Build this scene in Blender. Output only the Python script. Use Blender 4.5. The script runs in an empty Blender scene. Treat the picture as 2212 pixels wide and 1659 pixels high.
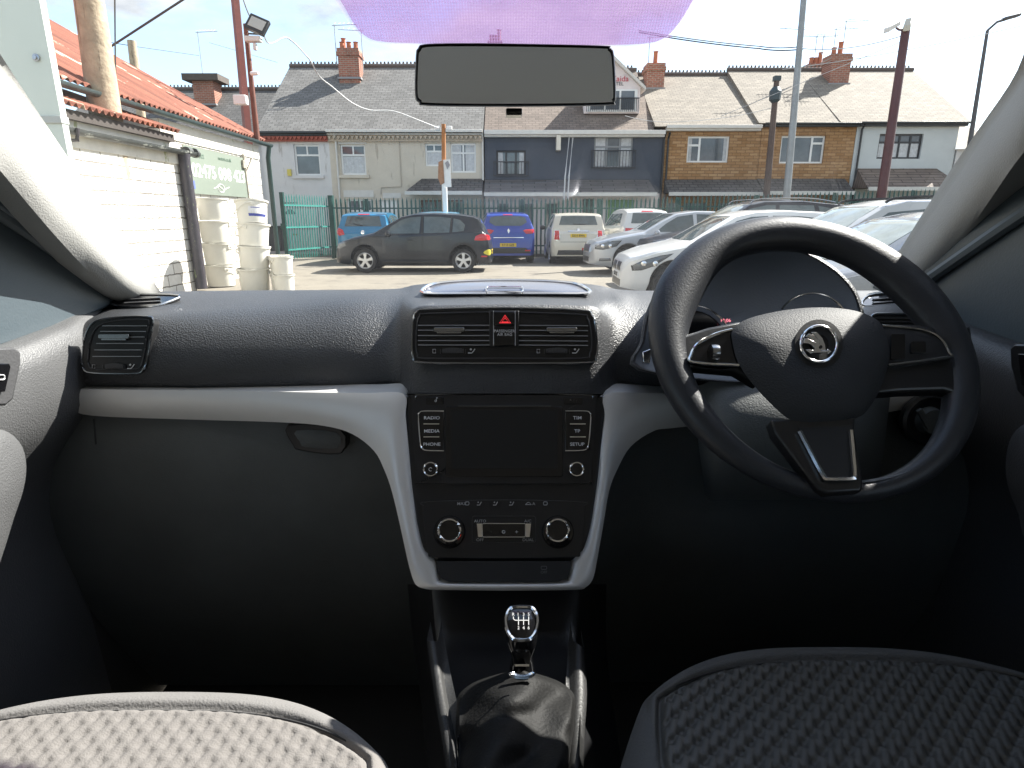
import bpy, bmesh, math, random
from mathutils import Vector as V, Matrix
from mathutils.bvhtree import BVHTree
random.seed(7)
sc = bpy.context.scene
R = math.radians
# ------------------------------------------------ camera, sky, sun, exposure
TH = R(15.48); CZ = 1.44; F = 1300.0; CU, CV = 1106.0, 829.5
cam = bpy.data.objects.new('camera', bpy.data.cameras.new('camera'))
sc.collection.objects.link(cam); sc.camera = cam
cam.location = (0, 0, CZ); cam.rotation_euler = (R(90) - TH, 0, 0)
cam.data.sensor_width = 36; cam.data.lens = 36 * F / 2212
cam.data.clip_start = .02; cam.data.clip_end = 2000
SUN_EL, SUN_AZ = R(43), R(55)          # azimuth measured from +y towards +x
w = bpy.data.worlds.new('World'); sc.world = w; w.use_nodes = True
nt = w.node_tree; nt.nodes.clear(); L = nt.links.new
def N(t, typ, **k):
    n = t.nodes.new(typ)
    for a, b in k.items():
        if a in n.inputs: n.inputs[a].default_value = b
        else: setattr(n, a, b)
    return n
sky = N(nt, 'ShaderNodeTexSky', sky_type='NISHITA', sun_disc=False, sun_elevation=SUN_EL, sun_rotation=SUN_AZ)
bg = N(nt, 'ShaderNodeBackground', Strength=.14); out = N(nt, 'ShaderNodeOutputWorld')
tc = N(nt, 'ShaderNodeTexCoord'); sep = N(nt, 'ShaderNodeSeparateXYZ')
L(tc.outputs['Generated'], sep.inputs[0])
za = N(nt, 'ShaderNodeMath', operation='ADD'); za.inputs[1].default_value = .16; L(sep.outputs[2], za.inputs[0])
zm = N(nt, 'ShaderNodeMath', operation='MAXIMUM'); zm.inputs[1].default_value = .05; L(za.outputs[0], zm.inputs[0])
dx = N(nt, 'ShaderNodeMath', operation='DIVIDE'); dy = N(nt, 'ShaderNodeMath', operation='DIVIDE')
L(sep.outputs[0], dx.inputs[0]); L(zm.outputs[0], dx.inputs[1]); L(sep.outputs[1], dy.inputs[0]); L(zm.outputs[0], dy.inputs[1])
cb = N(nt, 'ShaderNodeCombineXYZ'); L(dx.outputs[0], cb.inputs[0]); L(dy.outputs[0], cb.inputs[1])
n1 = N(nt, 'ShaderNodeTexNoise', Scale=.62, Detail=9.0, Roughness=.56, Distortion=.25); L(cb.outputs[0], n1.inputs['Vector'])
cr = N(nt, 'ShaderNodeValToRGB'); cr.color_ramp.elements[0].position = .46; cr.color_ramp.elements[1].position = .54
L(n1.outputs[0], cr.inputs[0])
n2 = N(nt, 'ShaderNodeTexNoise', Scale=2.1, Detail=8.0, Roughness=.6); L(cb.outputs[0], n2.inputs['Vector'])
cr2 = N(nt, 'ShaderNodeValToRGB'); e = cr2.color_ramp.elements
e[0].position = .36; e[0].color = (1.35, 1.47, 1.68, 1); e[1].position = .60; e[1].color = (2.5, 2.5, 2.5, 1)
L(n2.outputs[0], cr2.inputs[0])
mx = N(nt, 'ShaderNodeMix', data_type='RGBA'); L(cr.outputs[0], mx.inputs[0])
lift = N(nt, 'ShaderNodeMix', data_type='RGBA'); lift.inputs[0].default_value = .45   # thin veil of high cloud over the blue
lift.inputs[7].default_value = (.95, 1.35, 1.75, 1); L(sky.outputs[0], lift.inputs[6])
L(lift.outputs[2], mx.inputs[6]); L(cr2.outputs[0], mx.inputs[7])
L(mx.outputs[2], bg.inputs[0]); L(bg.outputs[0], out.inputs[0])
sun = bpy.data.objects.new('sun', bpy.data.lights.new('sun', 'SUN')); sc.collection.objects.link(sun)
sun.data.energy = 4.6; sun.data.angle = R(.5); sun.data.color = (1, .955, .89)
sd = V((math.sin(SUN_AZ) * math.cos(SUN_EL), math.cos(SUN_AZ) * math.cos(SUN_EL), math.sin(SUN_EL)))
sun.rotation_euler = sd.to_track_quat('Z', 'Y').to_euler()
vs = sc.view_settings; vs.view_transform = 'Standard'; vs.look = 'None'; vs.exposure = 1.8; vs.gamma = 1; vs.use_curve_mapping = False
sc.cycles.use_denoising = True; sc.cycles.max_bounces = 10; sc.cycles.transparent_max_bounces = 24
sc.cycles.caustics_reflective = False; sc.cycles.caustics_refractive = False; sc.cycles.sample_clamp_indirect = 6

# ------------------------------------------------ rays: a pixel (2212 wide) and a real distance give a point
FW = V((0, math.cos(TH), -math.sin(TH))); UP = V((0, math.sin(TH), math.cos(TH))); C0 = V((0, 0, CZ))
def ray(u, v): return FW * F + V((1, 0, 0)) * (u - CU) + UP * (CV - v)
def PY(u, v, y): r = ray(u, v); return C0 + r * (y / r.y)
def PX(u, v, x): r = ray(u, v); return C0 + r * (x / r.x)
def PZ(u, v, z): r = ray(u, v); return C0 + r * ((z - CZ) / r.z)
class Pl:
    def __init__(s, p, n):
        s.p = V(p); s.n = V(n).normalized(); s.x = V((1, 0, 0)) - s.n * s.n.x; s.x.normalize(); s.y = s.n.cross(s.x)
    def at(s, u, v, off=0):
        r = ray(u, v); q = s.p + s.n * off
        return C0 + r * ((q - C0).dot(s.n) / r.dot(s.n))
def lerp(a, b, t): return a + (b - a) * t
def itp(x, K):
    if x <= K[0][0]: return K[0][1]
    for (a, b), (c, d) in zip(K, K[1:]):
        if x <= c: return b + (d - b) * (x - a) / (c - a) if c > a else d
    return K[-1][1]
def smooth(P, n=4, closed=False):
    P = [V(p) for p in P]; m = len(P); o = []
    for i in range(m if closed else m - 1):
        g = (lambda k: P[k % m]) if closed else (lambda k: P[min(max(k, 0), m - 1)])
        a, b, c, d = g(i - 1), g(i), g(i + 1), g(i + 2)
        for k in range(n):
            t = k / n
            o.append(.5 * ((2 * b) + (c - a) * t + (2 * a - 5 * b + 4 * c - d) * t * t + (3 * b - a - 3 * c + d) * t ** 3))
    if not closed: o.append(P[-1])
    return o
def rrect(x0, y0, x1, y1, r, n=4):
    o = []
    for cx, cy, a in ((x1 - r, y0 + r, -90), (x1 - r, y1 - r, 0), (x0 + r, y1 - r, 90), (x0 + r, y0 + r, 180)):
        for k in range(n + 1): t = R(a + 90 * k / n); o.append((cx + r * math.cos(t), cy + r * math.sin(t)))
    return o
def circ(u, v, r, n=28, rv=None): return [(u + r * math.cos(2 * math.pi * k / n), v + (rv or r) * math.sin(2 * math.pi * k / n)) for k in range(n)]

# ------------------------------------------------ materials
MT = {}
def mat(name, col, rough=.6, metal=0, var=.0, vs_=3., bump=0., bs=60., coat=0., spec=.5, pat=None, axis='xz', emit=0, alpha=None, col2=None, dirt=0, vst=None):
    if name in MT: return MT[name]
    m = bpy.data.materials.new(name); m.use_nodes = True; t = m.node_tree; b = t.nodes['Principled BSDF']; l = t.links.new
    MT[name] = m
    c = (*col, 1) if len(col) == 3 else col
    b.inputs['Base Color'].default_value = c; b.inputs['Roughness'].default_value = rough; b.inputs['Metallic'].default_value = metal
    b.inputs['Specular IOR Level'].default_value = spec
    b.inputs['Coat Weight'].default_value = coat; b.inputs['Coat Roughness'].default_value = .04
    if emit: b.inputs['Emission Color'].default_value = c; b.inputs['Emission Strength'].default_value = emit
    co = N(t, 'ShaderNodeTexCoord'); vec = co.outputs['Object']; colout = None; hgt = None
    if pat:
        s = N(t, 'ShaderNodeSeparateXYZ'); l(vec, s.inputs[0]); cbn = N(t, 'ShaderNodeCombineXYZ')
        l(s.outputs['xyz'.index(axis[0])], cbn.inputs[0]); l(s.outputs['xyz'.index(axis[1])], cbn.inputs[1])
        kind, bw, bh, mort, mcol = pat
        nz = N(t, 'ShaderNodeTexNoise', Scale=9., Detail=2.); l(vec, nz.inputs['Vector'])
        mv = N(t, 'ShaderNodeMix', data_type='VECTOR'); mv.inputs[0].default_value = .012 if kind != 'rough' else .03
        l(cbn.outputs[0], mv.inputs[4]); l(nz.outputs['Color'], mv.inputs[5])
        br = N(t, 'ShaderNodeTexBrick', Scale=1.); br.inputs['Brick Width'].default_value = bw; br.inputs['Row Height'].default_value = bh
        br.inputs['Mortar Size'].default_value = mort; br.inputs['Mortar Smooth'].default_value = .3
        br.inputs['Color1'].default_value = c; br.inputs['Color2'].default_value = (*(col2 or [x * .72 for x in col]), 1); br.inputs['Mortar'].default_value = (*mcol, 1)
        l(mv.outputs[1], br.inputs['Vector']); colout = br.outputs['Color']; hgt = br.outputs['Fac']
    if var:
        n = N(t, 'ShaderNodeTexNoise', Scale=vs_, Detail=7., Roughness=.65); mp = N(t, 'ShaderNodeMapping'); mp.inputs['Scale'].default_value = vst or (1, 1, 1); l(vec, mp.inputs[0]); l(mp.outputs[0], n.inputs['Vector'])
        r = N(t, 'ShaderNodeValToRGB'); r.color_ramp.elements[0].position = .3; r.color_ramp.elements[1].position = .72
        a = max(0, 1 - var); r.color_ramp.elements[0].color = (a, a, a, 1); a = 1 + var * .6; r.color_ramp.elements[1].color = (a, a, a, 1)
        l(n.outputs[0], r.inputs[0]); k = N(t, 'ShaderNodeMix', data_type='RGBA', blend_type='MULTIPLY'); k.inputs[0].default_value = 1
        if colout: l(colout, k.inputs[6])
        else: k.inputs[6].default_value = c
        l(r.outputs[0], k.inputs[7]); colout = k.outputs[2]
    if dirt:   # separate blotches of another colour (moss, rust, peeling paint): dirt=(colour, scale, threshold, stretch)
        dc, ds, th, st = dirt
        mp = N(t, 'ShaderNodeMapping'); mp.inputs['Scale'].default_value = st; l(vec, mp.inputs[0])
        n = N(t, 'ShaderNodeTexNoise', Scale=ds, Detail=6., Roughness=.7); l(mp.outputs[0], n.inputs['Vector'])
        r = N(t, 'ShaderNodeValToRGB'); r.color_ramp.elements[0].position = th; r.color_ramp.elements[1].position = th + .035
        l(n.outputs[0], r.inputs[0]); k = N(t, 'ShaderNodeMix', data_type='RGBA'); l(r.outputs[0], k.inputs[0])
        if colout: l(colout, k.inputs[6])
        else: k.inputs[6].default_value = c
        k.inputs[7].default_value = (*dc, 1); colout = k.outputs[2]
    if colout: l(colout, b.inputs['Base Color'])
    if bump or hgt:
        bp = N(t, 'ShaderNodeBump'); bp.inputs['Strength'].default_value = bump or .5; bp.inputs['Distance'].default_value = .002 if bs > 50 else .015
        if hgt and not bump:
            iv = N(t, 'ShaderNodeMath', operation='SUBTRACT'); iv.inputs[0].default_value = 1; l(hgt, iv.inputs[1]); l(iv.outputs[0], bp.inputs['Height']); bp.inputs['Distance'].default_value = .02
        else:
            n = N(t, 'ShaderNodeTexNoise', Scale=bs, Detail=3.); l(vec, n.inputs['Vector'])
            if hgt:
                iv = N(t, 'ShaderNodeMath', operation='SUBTRACT'); l(n.outputs[0], iv.inputs[0]); l(hgt, iv.inputs[1]); l(iv.outputs[0], bp.inputs['Height']); bp.inputs['Distance'].default_value = .02
            else: l(n.outputs[0], bp.inputs['Height'])
        l(bp.outputs[0], b.inputs['Normal'])
    return m

# ------------------------------------------------ objects
COL = sc.collection
def E(name, label=None, cat=None, loc=(0, 0, 0), group=None, parent=None):
    o = bpy.data.objects.new(name, None); COL.objects.link(o); o.location = loc; o.empty_display_size = .1
    if parent: o.parent = parent
    if label: o['label'] = label
    if cat: o['category'] = cat
    if group: o['group'] = group
    return o
def O(name, bm, m, parent=None, ang=35, bevel=0, seg=2, label=None, cat=None, kind=None, group=None):
    me = bpy.data.meshes.new(name)
    if isinstance(bm, bmesh.types.BMesh):
        bmesh.ops.recalc_face_normals(bm, faces=bm.faces[:])
        bm.to_mesh(me); bm.free()
    else: me = bm
    for mm in (m if isinstance(m, (list, tuple)) else [m]): me.materials.append(mm)
    o = bpy.data.objects.new(name, me); COL.objects.link(o)
    if parent: o.parent = parent; o.matrix_parent_inverse = Matrix.Identity(4)
    if ang:
        me.polygons.foreach_set('use_smooth', [True] * len(me.polygons)); me.set_sharp_from_angle(angle=R(ang))
    if bevel:
        b = o.modifiers.new('bevel', 'BEVEL'); b.width = bevel; b.segments = seg; b.limit_method = 'ANGLE'; b.angle_limit = R(40)
    if label: o['label'] = label
    if cat: o['category'] = cat
    if kind: o['kind'] = kind
    if group: o['group'] = group
    return o
class BM:   # tiny mesh accumulator
    def __init__(s, off=(0, 0, 0)): s.b = bmesh.new(); s.o = V(off)
    def v(s, p): return s.b.verts.new(V(p) - s.o)
    def f(s, vs, mi=0):
        try: f = s.b.faces.new(vs); f.material_index = mi; return f
        except ValueError: return None
    def poly(s, P, mi=0): return s.f([s.v(p) for p in P], mi)
    def box(s, x0, y0, z0, x1, y1, z1, mi=0):
        v = [s.v((x, y, z)) for x in (x0, x1) for y in (y0, y1) for z in (z0, z1)]
        for q in ((0, 1, 3, 2), (4, 6, 7, 5), (0, 4, 5, 1), (2, 3, 7, 6), (0, 2, 6, 4), (1, 5, 7, 3)): s.f([v[i] for i in q], mi)
    def bar(s, a, b, wd, th, n, mi=0):   # bar a->b, wd across, th along n
        a, b, n = V(a), V(b), V(n).normalized(); d = (b - a).normalized(); c = d.cross(n).normalized() * wd / 2; h = n * th / 2
        v = [s.v(p + i * c + j * h) for p in (a, b) for i in (-1, 1) for j in (-1, 1)]
        for q in ((0, 1, 3, 2), (4, 6, 7, 5), (0, 4, 5, 1), (2, 3, 7, 6), (0, 2, 6, 4), (1, 5, 7, 3)): s.f([v[i] for i in q], mi)
    def grid(s, G, mi=0, cu=False, cv=False):
        vv = [[s.v(p) for p in r] for r in G]; n, m = len(G), len(G[0])
        for i in range(n if cu else n - 1):
            for j in range(m if cv else m - 1): s.f([vv[i][j], vv[(i + 1) % n][j], vv[(i + 1) % n][(j + 1) % m], vv[i][(j + 1) % m]], mi)
        return vv
    def tube(s, P, r, seg=8, closed=False, flat=None, cap=True, mi=0):
        P = [V(p) for p in P]; n = len(P); G = []; pn = None
        for i, p in enumerate(P):
            a = P[(i - 1) % n] if closed or i else p; b = P[(i + 1) % n] if closed or i < n - 1 else p
            t = (b - a).normalized(); ref = flat or V((0, 0, 1)) if abs(t.z) < .95 or flat else V((0, 1, 0))
            c = t.cross(ref).normalized(); d = c.cross(t).normalized()
            rr = r[i] if isinstance(r, (list, tuple)) else r
            G.append([p + c * rr * math.cos(2 * math.pi * k / seg) + d * rr * math.sin(2 * math.pi * k / seg) for k in range(seg)])
        vv = s.grid(G, mi, cu=closed, cv=True)
        if cap and not closed: s.f(vv[0][::-1], mi); s.f(vv[-1], mi)
    def lathe(s, prof, c, ax=(0, 0, 1), seg=24, mi=0, cap=True):   # prof [(r, h)]
        ax = V(ax).normalized(); x = ax.orthogonal().normalized(); y = ax.cross(x); c = V(c)
        vv = s.grid([[c + ax * h + (x * math.cos(2 * math.pi * k / seg) + y * math.sin(2 * math.pi * k / seg)) * r for k in range(seg)] for r, h in prof], mi, cv=True)
        if cap: s.f(vv[0][::-1], mi); s.f(vv[-1], mi)
    def prism(s, P, d, mi=0):   # polygon extruded by vector d
        a = [s.v(p) for p in P]; b = [s.v(V(p) + V(d)) for p in P]; n = len(P)
        s.f(a, mi); s.f(b[::-1], mi)
        for i in range(n): s.f([a[i], b[i], b[(i + 1) % n], a[(i + 1) % n]], mi)
    def plate(s, uv, pl, off=0, th=.004, mi=0): s.prism([pl.at(u, v, off) for u, v in uv], -pl.n * th, mi)
    def dome(s, uv, pl, off, h, rings=6, skirt=.02, p=2.2, mi=0):
        c = sum((V((u, v)) for u, v in uv), V((0, 0))) / len(uv); G = [[pl.at(u, v, off - skirt) for u, v in uv]]
        for k in range(rings):
            t = 1 - k / rings
            G.append([pl.at(lerp(c.x, u, t), lerp(c.y, v, t), off + h * (1 - t ** p)) for u, v in uv])
        vv = s.grid(G, mi, cv=True); m = s.v(pl.at(c.x, c.y, off + h)); n = len(uv)
        for i in range(n): s.f([vv[-1][i], vv[-1][(i + 1) % n], m], mi)
    def loop(s, uv, pl, off, r, closed=True, seg=6): s.tube([pl.at(u, v, off) for u, v in uv], r, seg, closed)
    def line(s, u0, v0, u1, v1, pl, off, wpx, th=.001): s.bar(pl.at(u0, v0, off), pl.at(u1, v1, off), wpx, th, pl.n)
FONT = {}
def textmesh(bmx, s, pos, x, y, h, depth=.0006, center=True, bold=0, wscale=1.0, mi=0):
    key = (s, round(depth / h, 4), bold)
    if key not in FONT:
        cu = bpy.data.curves.new('t', 'FONT'); cu.body = s; cu.size = 1; cu.extrude = depth / h / 2; cu.offset = bold; cu.resolution_u = 3
        ob = bpy.data.objects.new('t', cu); COL.objects.link(ob)
        me = bpy.data.meshes.new_from_object(ob); FONT[key] = ([v.co.copy() for v in me.vertices], [tuple(p.vertices) for p in me.polygons])
        bpy.data.objects.remove(ob); bpy.data.meshes.remove(me); bpy.data.curves.remove(cu)
    vs_, fs = FONT[key]
    if not vs_: return
    mxx = max(v.x for v in vs_); mnx = min(v.x for v in vs_); mny = min(v.y for v in vs_); mxy = max(v.y for v in vs_)
    k = h / max(mxy - mny, .3); x = V(x).normalized(); y = V(y).normalized(); z = x.cross(y)
    ox = (mxx + mnx) / 2 if center else mnx; oy = (mny + mxy) / 2 if center else mny
    vv = [bmx.v(V(pos) + x * (v.x - ox) * k * wscale + y * (v.y - oy) * k + z * v.z * h) for v in vs_]
    for f in fs: bmx.f([vv[i] for i in f], mi)
def ptext(bmx, s, u, v, pl, off, hpx, wscale=1., bold=0):
    p = pl.at(u, v, off); h = (pl.at(u, v - hpx / 2, off) - pl.at(u, v + hpx / 2, off)).length
    textmesh(bmx, s, p, pl.x, pl.y, h, .0004, wscale=wscale, bold=bold)
# ================================================ the car we sit in
plast = mat('dash_plastic', (.042, .044, .048), .42, bump=.9, bs=380, var=.15, vs_=6)
plast_d = mat('lower_plastic', (.092, .100, .100), .6, bump=.35, bs=420, var=.2, vs_=5)
plast_g = mat('door_plastic', (.095, .096, .098), .45, bump=.6, bs=420, var=.12, vs_=5)
satin = mat('satin_black', (.014, .014, .015), .3, bump=.1, bs=300)
gloss = mat('gloss_black', (.006, .006, .007), .08, coat=.3)
matt = mat('matt_black', (.012, .012, .013), .7)
screenm = mat('screen_glass', (.010, .012, .014), .16)
slatm = mat('vent_slat', (.05, .05, .052), .32)
chrome = mat('chrome', (.82, .82, .82), .12, 1)
dchrome = mat('smoked_chrome', (.35, .36, .37), .2, 1)
silver = mat('brushed_silver', (.69, .68, .66), .38, .35, var=.04, vs_=12)
white = mat('button_print', (.62, .62, .62), .5)
redm = mat('button_red', (.85, .05, .06), .4, emit=.25)
redlit = mat('dial_glow', (1, .05, .02), .4, emit=.9)
leather = mat('leather', (.026, .028, .033), .40, bump=.18, bs=420, spec=.4)
gaiterm = mat('gaiter_leather', (.010, .010, .010), .6, spec=.15, bump=.4, bs=260)
pillar_m = mat('pillar_fabric', (.38, .375, .355), .85, bump=.35, bs=380, var=.05, vs_=8)
sail_m = mat('sail_plastic', (.065, .085, .098), .45, bump=.2, bs=300)
liner = mat('headliner', (.84, .85, .85), .9)
carpet = mat('carpet', (.035, .036, .038), .95, bump=.6, bs=250)
mirror_m = mat('mirror_silver', (.82, .90, .98), .05, .97)

CAR = E('car_interior', 'dark grey dashboard, seats, doors and pillars of the car the photo is taken from', 'car', (0, 0, 0))
def part(name, b, m, parent=None, **k): return O(name, b.b if isinstance(b, BM) else b, m, parent or CAR, **k)

# ---- dash pad
SU = [628, 664, 690, 760, 822, 848]; SY = [1.28, 1.07, .985, .94, .932, .955]
HV = [613, 640, 660, 672, 800, 850]; HY = [1.22, 1.06, .955, .915, .878, .868]
cols = [(105, [760, 762, 766, 790, 830, 860], [.93, .93, .93, .925, .925, .95]), (150, [715, 718, 724, 760, 822, 850], [1.0, .99, .975, .945, .935, .955]),
        (190, [681, 688, 700, 760, 822, 849], [1.1, 1.05, .99, .945, .935, .955]),
        (235, [652, 672, 694, 760, 822, 849], [1.2, 1.07, .985, .942, .934, .955]), (300, [632, 668, 692, 760, 822, 849], [1.26, 1.07, .985, .94, .932, .955]),
        (400, [629, 662, 690, 760, 822, 848], SY), (600, [627, 652, 690, 760, 822, 848], SY), (760, [626, 641, 688, 760, 823, 849], SY),
        (850, [624, 638, 680, 752, 820, 850], [1.27, 1.10, 1.0, .95, .93, .95]), (878, [620, 638, 668, 715, 806, 852], [1.25, 1.09, .975, .935, .905, .90]),
        (900, [615, 639, 662, 676, 802, 851], [1.23, 1.07, .96, .92, .885, .875]), (960, [611, 640, 660, 670, 800, 850], HY), (1090, [608, 638, 658, 668, 800, 850], HY),
        (1230, [611, 640, 660, 670, 800, 850], HY), (1290, [616, 642, 663, 677, 802, 851], [1.23, 1.07, .96, .92, .885, .875]),
        (1318, [622, 640, 672, 725, 812, 853], [1.26, 1.09, .98, .94, .915, .90]), (1345, [626, 645, 684, 750, 820, 852], SY), (1420, [628, 660, 690, 760, 822, 848], SY),
        (1700, SU, SY), (1930, [628, 655, 690, 760, 822, 846], SY), (2000, [632, 655, 690, 760, 822, 846], SY), (2060, [650, 668, 700, 770, 822, 846], [1.15, 1.04, .98, .94, .93, .95]),
        (2130, [700, 705, 720, 780, 822, 846], [1.0, .98, .96, .935, .93, .95])]
G = [[PY(u, v, y) for v, y in zip(vv, yy)] for u, vv, yy in cols]
G = [smooth(r, 5) for r in G]; G = [smooth([r[j] for r in G], 4) for j in range(len(G[0]))]
G = [[p + V((0, .25, -.03)) for p in G[0]]] + G + [[p + V((0, .12, -.01)) for p in G[-1]]]
b = BM(); b.grid(G); dash = part('dashboard', b, plast, ang=50)
# defroster vents in the dash top corners
def topvent(u0, v0, u1, v1, y, nm='defroster_vent', flip=1):
    z = PY((u0 + u1) / 2, (v0 + v1) / 2, y).z; pl = Pl((0, y, z + .004), (0, -.25, 1))
    o = smooth([V(p) for p in [(u0, v1 - 6), (u0 + 14, v0 + 5), (u0 + 60, v0), (u1, v0 + 2) if flip > 0 else (u1 - 40, v0), (u1 - 28, (v0 + v1) / 2 + 4), (u1 - 62, v1), (u0 + 30, v1)]], 3, True)
    b = BM(); b.plate(o, pl, .002, .006); r = part(nm, b, gloss)
    b = BM(); b.loop(o, pl, .003, .0022); part('frame', b, dchrome, r)
    b = BM()
    for k in (.35, .62): b.line(u0 + 24, lerp(v0, v1, k) + 2, u1 - 42, lerp(v0, v1, k) - 2, pl, .0035, .004, .002)
    part('slat', b, slatm, r)
topvent(244, 636, 388, 663, 1.13)
topvent(1862, 634, 1985, 664, 1.10, flip=-1)
# centre tray on top of the hump
pl = Pl((0, 1.12, PY(1090, 622, 1.12).z + .012), (0, -.22, 1))
tray = smooth([(916, 633), (920, 620), (950, 611), (1010, 606.5), (1090, 605), (1175, 606.5), (1235, 611), (1262, 620), (1270, 633), (1180, 634), (1090, 634), (1000, 634)], 3, True)
b = BM(); b.dome(tray, pl, 0, .006, 4, .012); tr = part('dash_tray', b, mat('tray_sky_sheen', (.30, .30, .33), .22, .7))  # dark gloss tray, colour raised to hold the reflected windscreen sky
b = BM(); b.loop([(p[0], p[1]) for p in tray], pl, .002, .0028); part('tray_trim', b, chrome, tr)
b = BM(); b.loop(rrect(1050, 619, 1130, 630, 5), pl, .008, .0012); part('tray_handle', b, chrome, tr)

# ---- air vents
def vent(outer, inner, pl, slats, knobs, wheels, icons, ctr=None):
    o = [V(p) for p in outer]
    b = BM(); b.plate(outer, pl, .003, .02); r = part('air_vent', b, satin, bevel=.0015)
    b = BM(); b.loop(outer, pl, .003, .0016); part('surround', b, dchrome, r)
    b = BM(); b.loop(inner, pl, .0045, .0011); b2 = b; part('inner_frame', b2, slatm, r)
    b = BM()
    for q in slats: b.line(*q, pl, .0055, .0012, .0035)
    part('slat', b, mat('slat_edge', (.34, .35, .36), .25, .3), r)
    for (u, v, ww) in knobs:
        b = BM(); b.plate(rrect(u - ww / 2, v - 6, u + ww / 2, v + 3, 3), pl, .012, .008); b.plate(rrect(u - ww / 2 + 6, v + 3, u + ww / 2 - 6, v + 7, 2), pl, .010, .006); part('vent_tab', b, dchrome, r, bevel=.0008)
    for (u, v, ww) in wheels:
        n = 14; b = BM()
        for k in range(n): uu = lerp(u - ww / 2, u + ww / 2, (k + .5) / n); h = 4.5 + 3.0 * math.sin(math.pi * (k + .5) / n); b.plate([(uu - 1.6, v - h), (uu + 1.6, v - h), (uu + 1.6, v + 4), (uu - 1.6, v + 4)], pl, .008, .006)
        b.line(u - ww / 2 - 4, v - 4, u - ww / 2 - 4, v + 6, pl, .005, .0012); b.line(u + ww / 2 + 4, v - 4, u + ww / 2 + 4, v + 6, pl, .005, .0012); part('thumb_wheel', b, slatm, r)
    b = BM()
    for (u, v) in icons:
        b.loop([(u - 3, v - 4), (u + 3, v - 4), (u + 3, v + 4), (u - 3, v + 4)], pl, .0045, .0005)
        q = u + ctr
        b.plate(circ(q - 1, v - 4, 2.2, 10), pl, .005, .001)
        b.tube([pl.at(a, c, .005) for a, c in ((q - 7, v + 4), (q + 1, v + 4), (q + 4, v + 1), (q + 8, v - 5))], .0008, 5)
    part('symbol', b, white, r)
    return r
plC = Pl(PY(1090, 725, .893), (0, -.9, .34))
outer = smooth([(890, 740), (893, 690), (901, 674), (925, 668), (1090, 665), (1255, 670), (1277, 680), (1286, 700), (1290, 745), (1287, 772), (1268, 783), (1090, 785), (915, 783), (893, 772)], 3, True)
inner = smooth([(899, 740), (901, 700), (907, 682), (925, 677), (1090, 674), (1252, 679), (1268, 686), (1275, 705), (1278, 745), (1274, 764), (1255, 774), (1090, 774), (920, 774), (902, 766)], 3, True)
sl = []
for v in (703, 713.5, 725, 736, 745.5):
    sl += [(903, v, 1059, v), (1121, v, 1270, v + 1)]
cv = vent([tuple(p) for p in outer], [tuple(p) for p in inner], plC, sl, [(970, 713, 66), (1214, 713, 66)], [(978, 758, 46), (1203, 758, 46)], [(938, 758.5), (1163, 758.5)], 80)
b = BM(); b.plate([(1057, 671), (1121, 671), (1121, 747), (1057, 747)], plC, .0085, .012); hz = part('hazard_panel', b, satin, cv, bevel=.001)
b = BM(); b.plate([(1066, 673), (1112, 673), (1112, 703), (1066, 703)], plC, .0115, .003); b.plate([(1067, 705), (1112, 705), (1112, 746), (1067, 746)], plC, .0105, .003); part('hazard_button', b, gloss, cv, bevel=.0008)
b = BM()
for k in (0, 1): b.loop([(1091, 681 + 5 * k), (1103 - 5 * k, 697.5 - 2 * k), (1079 + 5 * k, 697.5 - 2 * k)], plC, .012, .0009)
part('warning_triangle', b, redm, cv)
b = BM(); ptext(b, 'PASSENGER', 1090, 715, plC, .011, 6, 1.0); ptext(b, 'AIR BAG', 1090, 722.5, plC, .011, 6, 1.0)
for uu in (1066, 1113): b.line(uu, 671, uu, 747, plC, .009, .0009)
part('lettering', b, white, cv)
plL = Pl(PY(250, 750, .936), (.06, -.96, .26))
lo = smooth([(178, 765), (186, 720), (205, 695), (250, 686), (318, 684), (331, 692), (328, 715), (318, 775), (308, 800), (290, 807), (200, 806), (180, 795)], 3, True)
li = smooth([(190, 768), (198, 725), (216, 702), (255, 692), (313, 690), (322, 696), (319, 715), (310, 770), (302, 793), (285, 798), (210, 798), (192, 790)], 3, True)
vent([tuple(p) for p in lo], [tuple(p) for p in li], plL, [(222 - k * 4.2, v, 317 - k * 2.6, v) for k, v in enumerate((704, 716, 728, 742, 756, 770))], [(245, 728, 66)], [(246, 792, 40)], [(202, 792)], 80)
plRv = Pl(PY(1960, 700, .93), (0, -.94, .3))
ro = rrect(1880, 678, 2022, 712, 14)
b = BM(); b.plate(ro, plRv, .004, .02); rv = part('air_vent', b, satin, bevel=.001)
b = BM(); b.loop(ro, plRv, .004, .002); part('surround', b, dchrome, rv)
b = BM()
for v in (687, 695, 703): b.line(1886, v, 2014, v, plRv, .0055, .0022, .003)
part('slat', b, slatm, rv)

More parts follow.
